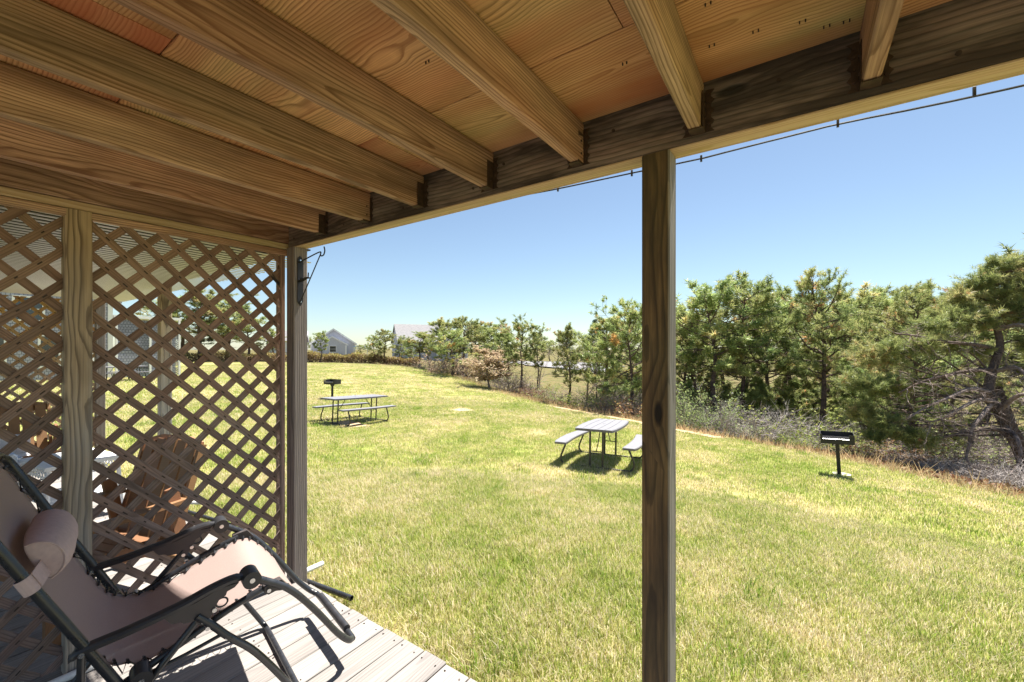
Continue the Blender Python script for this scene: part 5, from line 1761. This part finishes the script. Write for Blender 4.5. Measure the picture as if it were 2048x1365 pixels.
for i, ((px, dep), lab) in enumerate(zip(und_, place_labels("undergrowth bush", [q[0] for q in und_]))):
    put_shrub((1, 4, 3, 0)[i % 4], px, dep, .8 if 1045 < px < 1185 else (1.7 if i % 2 else 1.3), M_TWIG, (M_YGREEN, M_BROWNLEAF, M_TAN)[i % 3], lab, "undergrowth bushes beneath the pines", sx=1.6)
scr_ = [(1370 + i * 33, (17.5, 19.0, 16.0, 20.5)[i % 4] * (1 if 1370 + i * 33 < 1750 else .86)) for i in range(22)]
for i, ((px, dep), lab) in enumerate(zip(scr_, place_labels("scrubby shaded bush", [q[0] for q in scr_]))):
    put_shrub((0, 3, 1, 4)[i % 4], px, dep, 1.5 if i % 3 else 1.1, M_TWIG, (None, M_BROWNLEAF, M_YGREEN, M_YGREEN)[i % 4], lab, "scrub under the pines", sx=1.6)
# long dry grass on the bank at the lawn's edge
M_STRAW = leafy("straw", [(0.0, (0.34, 0.24, 0.12)), (1.0, (0.58, 0.46, 0.27))], 0.4)
sb_, sl_ = [], []
rgn = np.random.RandomState(9)
V_, F_, T_ = [], [], []
edge = [Vector((x, y, 0)) for x, y in EDGE[2:13]]
segs = [(a, b) for a, b in zip(edge, edge[1:])]
for a, b in segs:
    L = (b - a).length
    d = (b - a).normalized(); nr = Vector((-d.y, d.x, 0)) * -1
    near = min(a.length, b.length)
    for i in range(int(L * (150 if near < 22 else 60))):
        p = a + d * rgn.rand() * L - nr * rgn.uniform(-.15, .5)
        hh = rgn.uniform(.08, .32) * (1 if rgn.rand() > .2 else 1.5)
        an = rgn.rand() * 6.28
        ln = hh * rgn.uniform(.2, .9)
        w = .008
        z = gz(p.x, p.y) - .03
        o = len(V_)
        V_ += [(p.x - w, p.y, z), (p.x + w, p.y, z), (p.x + math.cos(an) * ln, p.y + math.sin(an) * ln, z + hh)]
        F_.append((o, o + 1, o + 2)); T_ += [rgn.rand()] * 3
sg = place("dry_grass", fast_mesh("dry_grass", V_, F_, T_), M_STRAW)
tag(sg, "long straw coloured grass fringing the lawn's edge", kind="stuff")
# leaf litter and fallen twigs in front of the wood
V_, F_, T_ = [], [], []
n = 26000
dd_ = np.sqrt(rgn.uniform(9.0 ** 2, 27 ** 2, n)); aa_ = np.radians(rgn.uniform(0, 53, n))
xr, zf = dd_ * np.sin(aa_), dd_ * np.cos(aa_)
xs_ = RIGHT.x * xr + FWD.x * zf; ys_ = RIGHT.y * xr + FWD.y * zf
kp = ~in_lawn(xs_, ys_)
xs_, ys_ = xs_[kp], ys_[kp]
zs_ = ground(xs_, ys_)
lv = [((x, y, z + rgn.uniform(0, .06)), rgn.uniform(.05, .13), rgn.rand()) for x, y, z in zip(xs_, ys_, zs_)]
ll = place("leaf_litter", leaf_mesh("leaf_litter", lv, 4), M_BROWNLEAF)
tag(ll, "fallen brown leaves on the ground beneath the pines", kind="stuff")

# hedge across the far end of the lawn
M_HEDGE = leafy("hedge_leaves", [(0.0, (0.16, 0.10, 0.06)), (0.45, (0.26, 0.17, 0.09)), (0.7, (0.34, 0.27, 0.09)), (1.0, (0.36, 0.34, 0.10))], 0.35)
def hedge(p0, p1, H, W, n, seed, label):
    rgq = np.random.RandomState(seed)
    b = B()
    d = Vector((p1[0] - p0[0], p1[1] - p0[1], 0)); L = d.length; d.normalize(); nr = Vector((-d.y, d.x, 0))
    r = empty("hedge", (p0[0], p0[1], gz(*p0)), 0, label, "hedge")
    lv = []
    for i in range(n):
        u = rgq.rand() * L; w = rgq.uniform(-.5, .5) * W
        p = Vector((p0[0], p0[1], 0)) + d * u + nr * w
        top = H * (.85 + .2 * math.sin(u * 1.9) * math.sin(u * .7 + 1))
        h = top * rgq.rand() ** .7
        lv.append((np.array((p.x - p0[0], p.y - p0[1], gz(p.x, p.y) - gz(*p0) + h)), rgq.uniform(.10, .22), min(1, max(0, h / top * .75 + rgq.normal(0, .2)))))
    for i in range(int(L * 9)):
        u = rgq.rand() * L
        p = Vector((p0[0], p0[1], 0)) + d * u + nr * rgq.uniform(-.4, .4) * W
        z = gz(p.x, p.y) - gz(*p0)
        b.tube([(p.x - p0[0], p.y - p0[1], z - .05), (p.x - p0[0] + rgq.normal(0, .1), p.y - p0[1] + rgq.normal(0, .1), z + H * rgq.uniform(.6, 1.05))], [.012, .005], 3, cap=False)
    obj("stems", b, M_TWIG, r)
    place("foliage", leaf_mesh("foliage", lv, seed), M_HEDGE, r)
hedge(site(350, 46), site(622, 44), 1.0, 1.2, 6000, 3, "low brown hedge at the lawn's far end seen through the lattice")
hedge(site(608, 44), site(745, 43.5), 1.05, 1.2, 5000, 4, "low brown and yellow hedge in front of the gabled house")
hedge(site(740, 44.5), site(840, 43), .95, 1.2, 3500, 5, "low hedge running behind the pines before the big roofed house")

# ------------------------------------------------------------------ buildings
def mat_shingle(name, c1, c2, sx, sy):
    m, nt, bs = new_mat(name)
    tc = N(nt, "ShaderNodeTexCoord").outputs["Object"]
    x, y, z = sep(nt, tc)
    br = N(nt, "ShaderNodeTexBrick", {"Vector": comb(nt, M(nt, 'ADD', x, y), z, 0.0), "Scale": 1.0, "Color1": (*c1, 1), "Color2": (*c2, 1), "Mortar": (c1[0] * .3, c1[1] * .3, c1[2] * .3, 1), "Mortar Size": 0.012, "Brick Width": sx, "Row Height": sy, "Bias": -.1})
    n = noise(nt, tc, 2.0, 4.0)
    c = mix(nt, M(nt, 'MULTIPLY', n, .5), br.outputs[0], tuple(v * .6 for v in c2))
    nt.links.new(c, bs.inputs["Base Color"])
    bs.inputs["Roughness"].default_value = 0.9
    bump(nt, br.outputs[1], -.6, .02, bs)
    return m
M_SHIN = mat_shingle("cedar_shingles", (0.30, 0.31, 0.40), (0.42, 0.43, 0.52), .14, .15)
M_SIDING = mat_shingle("grey_siding", (0.58, 0.59, 0.68), (0.62, 0.63, 0.72), 3.0, .16)
M_ROOFS = mat_shingle("roof_shingles", (0.235, 0.225, 0.235), (0.29, 0.28, 0.285), .3, .18)
M_WHITE = plain("white_trim", (0.78, 0.78, 0.80), 0.5, var=0.04, scale=3)
M_GLASS = plain("window_glass", (0.03, 0.035, 0.04), 0.08, var=0.2, scale=2, spec=0.8)
M_BLUEC = plain("blue_canvas", (0.12, 0.33, 0.66), 0.7, var=0.08, scale=4)

def window(par, x, z, w, h, y=-.001):
    """window on the local wall plane y = 0, facing -Y"""
    b = B()
    t = .09
    b.box(x - w / 2 - t, x - w / 2, y - .04, y, z - h / 2 - t, z + h / 2 + t)
    b.box(x + w / 2, x + w / 2 + t, y - .04, y, z - h / 2 - t, z + h / 2 + t)
    b.box(x - w / 2, x + w / 2, y - .04, y, z + h / 2, z + h / 2 + t)
    b.box(x - w / 2, x + w / 2, y - .05, y, z - h / 2 - t, z - h / 2)
    f = obj("window", b, M_WHITE, par)
    b = B(); b.box(x - w / 2, x + w / 2, y - .015, y - .002, z - h / 2, z + h / 2); obj("pane", b, M_GLASS, f)
    b = B(); b.box(x - w / 2, x + w / 2, y - .03, y - .016, z - .02, z + .02); obj("glazing_bar", b, M_WHITE, f)

def gable_house(loc, rz, w, d, eave, peak, label, wall=M_SIDING, porch=False, wins=(), ov=.25):
    r = empty("house", loc, rz, label, "house")
    b = B(); b.prism([(-w / 2, -.4), (w / 2, -.4), (w / 2, eave), (0, peak), (-w / 2, eave)], 1, 0, d); obj("wall", b, wall, r)
    sl_ = (peak - eave) / (w / 2)
    for s in (-1, 1):
        b = B()
        x1 = s * (w / 2 + ov)
        b.prism([(0, peak + .02), (x1, eave - sl_ * ov + .02), (x1, eave - sl_ * ov + .17), (0, peak + .19)], 1, -ov, d + ov)
        rf = obj("roof", b, M_ROOFS, r)
        b = B()
        b.prism([(0, peak - .12), (x1, eave - sl_ * ov - .12), (x1, eave - sl_ * ov + .185), (0, peak + .205)], 1, -ov - .04, -ov - .002)
        obj("barge_board", b, M_WHITE, r)
        b = B(); b.box(s * (w / 2 - .08) - .1, s * (w / 2 - .08) + .1, -.03, -.002, -.2, eave); obj("corner_board", b, M_WHITE, r)
    for x, z, ww, hh in wins:
        window(r, x, z, ww, hh)
    return r
hx, hy = site(667, 75)
fz = math.atan2(.84, .545)         # front turned towards the lawn
gh = gable_house((hx, hy, gz(hx, hy) + .0), fz, 7.4, 9, 2.0, 4.55, "grey blue gabled house with white trim beyond the hedge", wins=((-.3, 1.15, .75, .75),))
b = B(); b.prism([(-2.6, -.3), (2.2, -.3), (2.2, 1.75), (-.2, 3.1), (-2.6, 1.75)], 1, -.9, -.002); po = obj("front_bay", b, M_SIDING, gh)
for s in (-1, 1):
    b = B(); b.prism([(-.2, 3.12), (-.2 + s * 2.65, 1.63), (-.2 + s * 2.65, 1.88), (-.2, 3.36)], 1, -1.05, -.92); obj("bay_trim", b, M_WHITE, po)
    b = B(); b.box(-.2 + s * 2.25 - .12, -.2 + s * 2.25 + .12, -.94, -.902, -.3, 1.7); obj("bay_trim", b, M_WHITE, po)
window(gh, -.1, 1.05, 1.0, 1.0, -.905)
x, y = site(612, 72)
gable_house((x, y, gz(x, y)), fz + PI / 2, 6.0, 5.5, 2.3, 3.9, "small white house with grey roof beside the gabled house", wall=M_WHITE, wins=((-1.0, 1.2, .8, 1.0), (1.0, 1.2, .8, 1.0)))
x, y = site(868, 84)
big = gable_house((x + 1, y + 3, gz(x, y)), fz + PI / 2, 10, 10.5, 3.6, 7.0, "big house with a long grey roof rising above the pines", wall=M_SIDING, wins=((-2, 1.6, 1.0, 1.2), (2, 1.6, 1.0, 1.2)))
x, y = site(905, 80)
gable_house((x, y, gz(x, y)), fz, 6, 8, 3.0, 5.2, "rear wing of the big house with pale blue gable", wall=M_SIDING, wins=((0, 1.6, 1.2, 1.2),))
x, y = site(721, 70)
r = empty("canopy", (x, y, gz(x, y)), fz, "bright blue flat canopy on thin white poles by the gabled house", "canopy")
b = B(); b.box(-1.15, 1.15, -.7, .7, 1.62, 1.70, .01); obj("canvas", b, M_BLUEC, r)
for sx in (-1, 1):
    for sy in (-1, 1):
        b = B(); b.tube([(sx * 1.05, sy * .6, -.1), (sx * 1.05, sy * .6, 1.62)], .03, 6); obj("pole", b, M_WHITE, r)
# shingled end of the next house row
sh = empty("shingled_house", (-31.5, 4.2, gz(-31.5, 4.2)), PI / 2, "grey shingled house with white trim seen through the lattice", "house")
b = B(); b.prism([(-5.0, -.5), (2.45, -.5), (2.45, 4.4), (-1.3, 6.6), (-5.0, 4.4)], 1, 0, 8); obj("wall", b, M_SHIN, sh)
for s in (-1, 1):
    b = B(); b.prism([(-1.3, 6.62), (-1.3 + s * 4.1, 4.15), (-1.3 + s * 4.1, 4.32), (-1.3, 6.8)], 1, -.3, 8.3); obj("roof", b, M_ROOFS, sh)
for x in (-4.9, 2.38):
    b = B(); b.box(x - .1, x + .1, -.04, -.002, -.2, 4.35); obj("corner_board", b, M_WHITE, sh)
for x in (-3.4, -1.7, .1, 1.35):
    window(sh, x, 1.5, .62, 1.5)
window(sh, -.6, 3.6, .9, 1.1)
# its open porch with lattice skirts
b = B(); b.box(2.5, 5.6, -.1, 5, 3.35, 3.5); obj("porch_roof", b, M_WHITE, sh)
for x in (2.62, 4.1, 5.5):
    b = B(); b.box(x - .05, x + .05, -.1, 0, -.3, 3.35); obj("porch_post", b, M_WHITE, sh)
for z0, z1 in ((1.55, 3.2), (-.1, .5)):
    b = B()
    for i in range(-12, 34):
        for s in (1, -1):
            c = i * .13
            P_ = clip_poly([(2.6 + c - 3, -3 * s + z0), (2.6 + c - 3 + .05, -3 * s + z0), (2.6 + c + 3.05, 3 * s + z0), (2.6 + c + 3, 3 * s + z0)], 2.68, 5.45, z0, z1)
            if P_:
                b.prism(P_, 1, -.05 - .012 * (s > 0), -.04 - .012 * (s > 0))
    tag(obj("lattice_skirt", b, M_SHIN, sh), kind="stuff")
b = B()
for i in range(9):
    b.box(2.68, 5.45, -.045, -.03, .58 + i * .105, .665 + i * .105)
tag(obj("railing_slats", b, M_SHIN, sh), kind="stuff")
b = B(); b.box(2.68, 5.45, .4, .45, -.3, 3.3); obj("porch_wall", b, M_SHIN, sh)
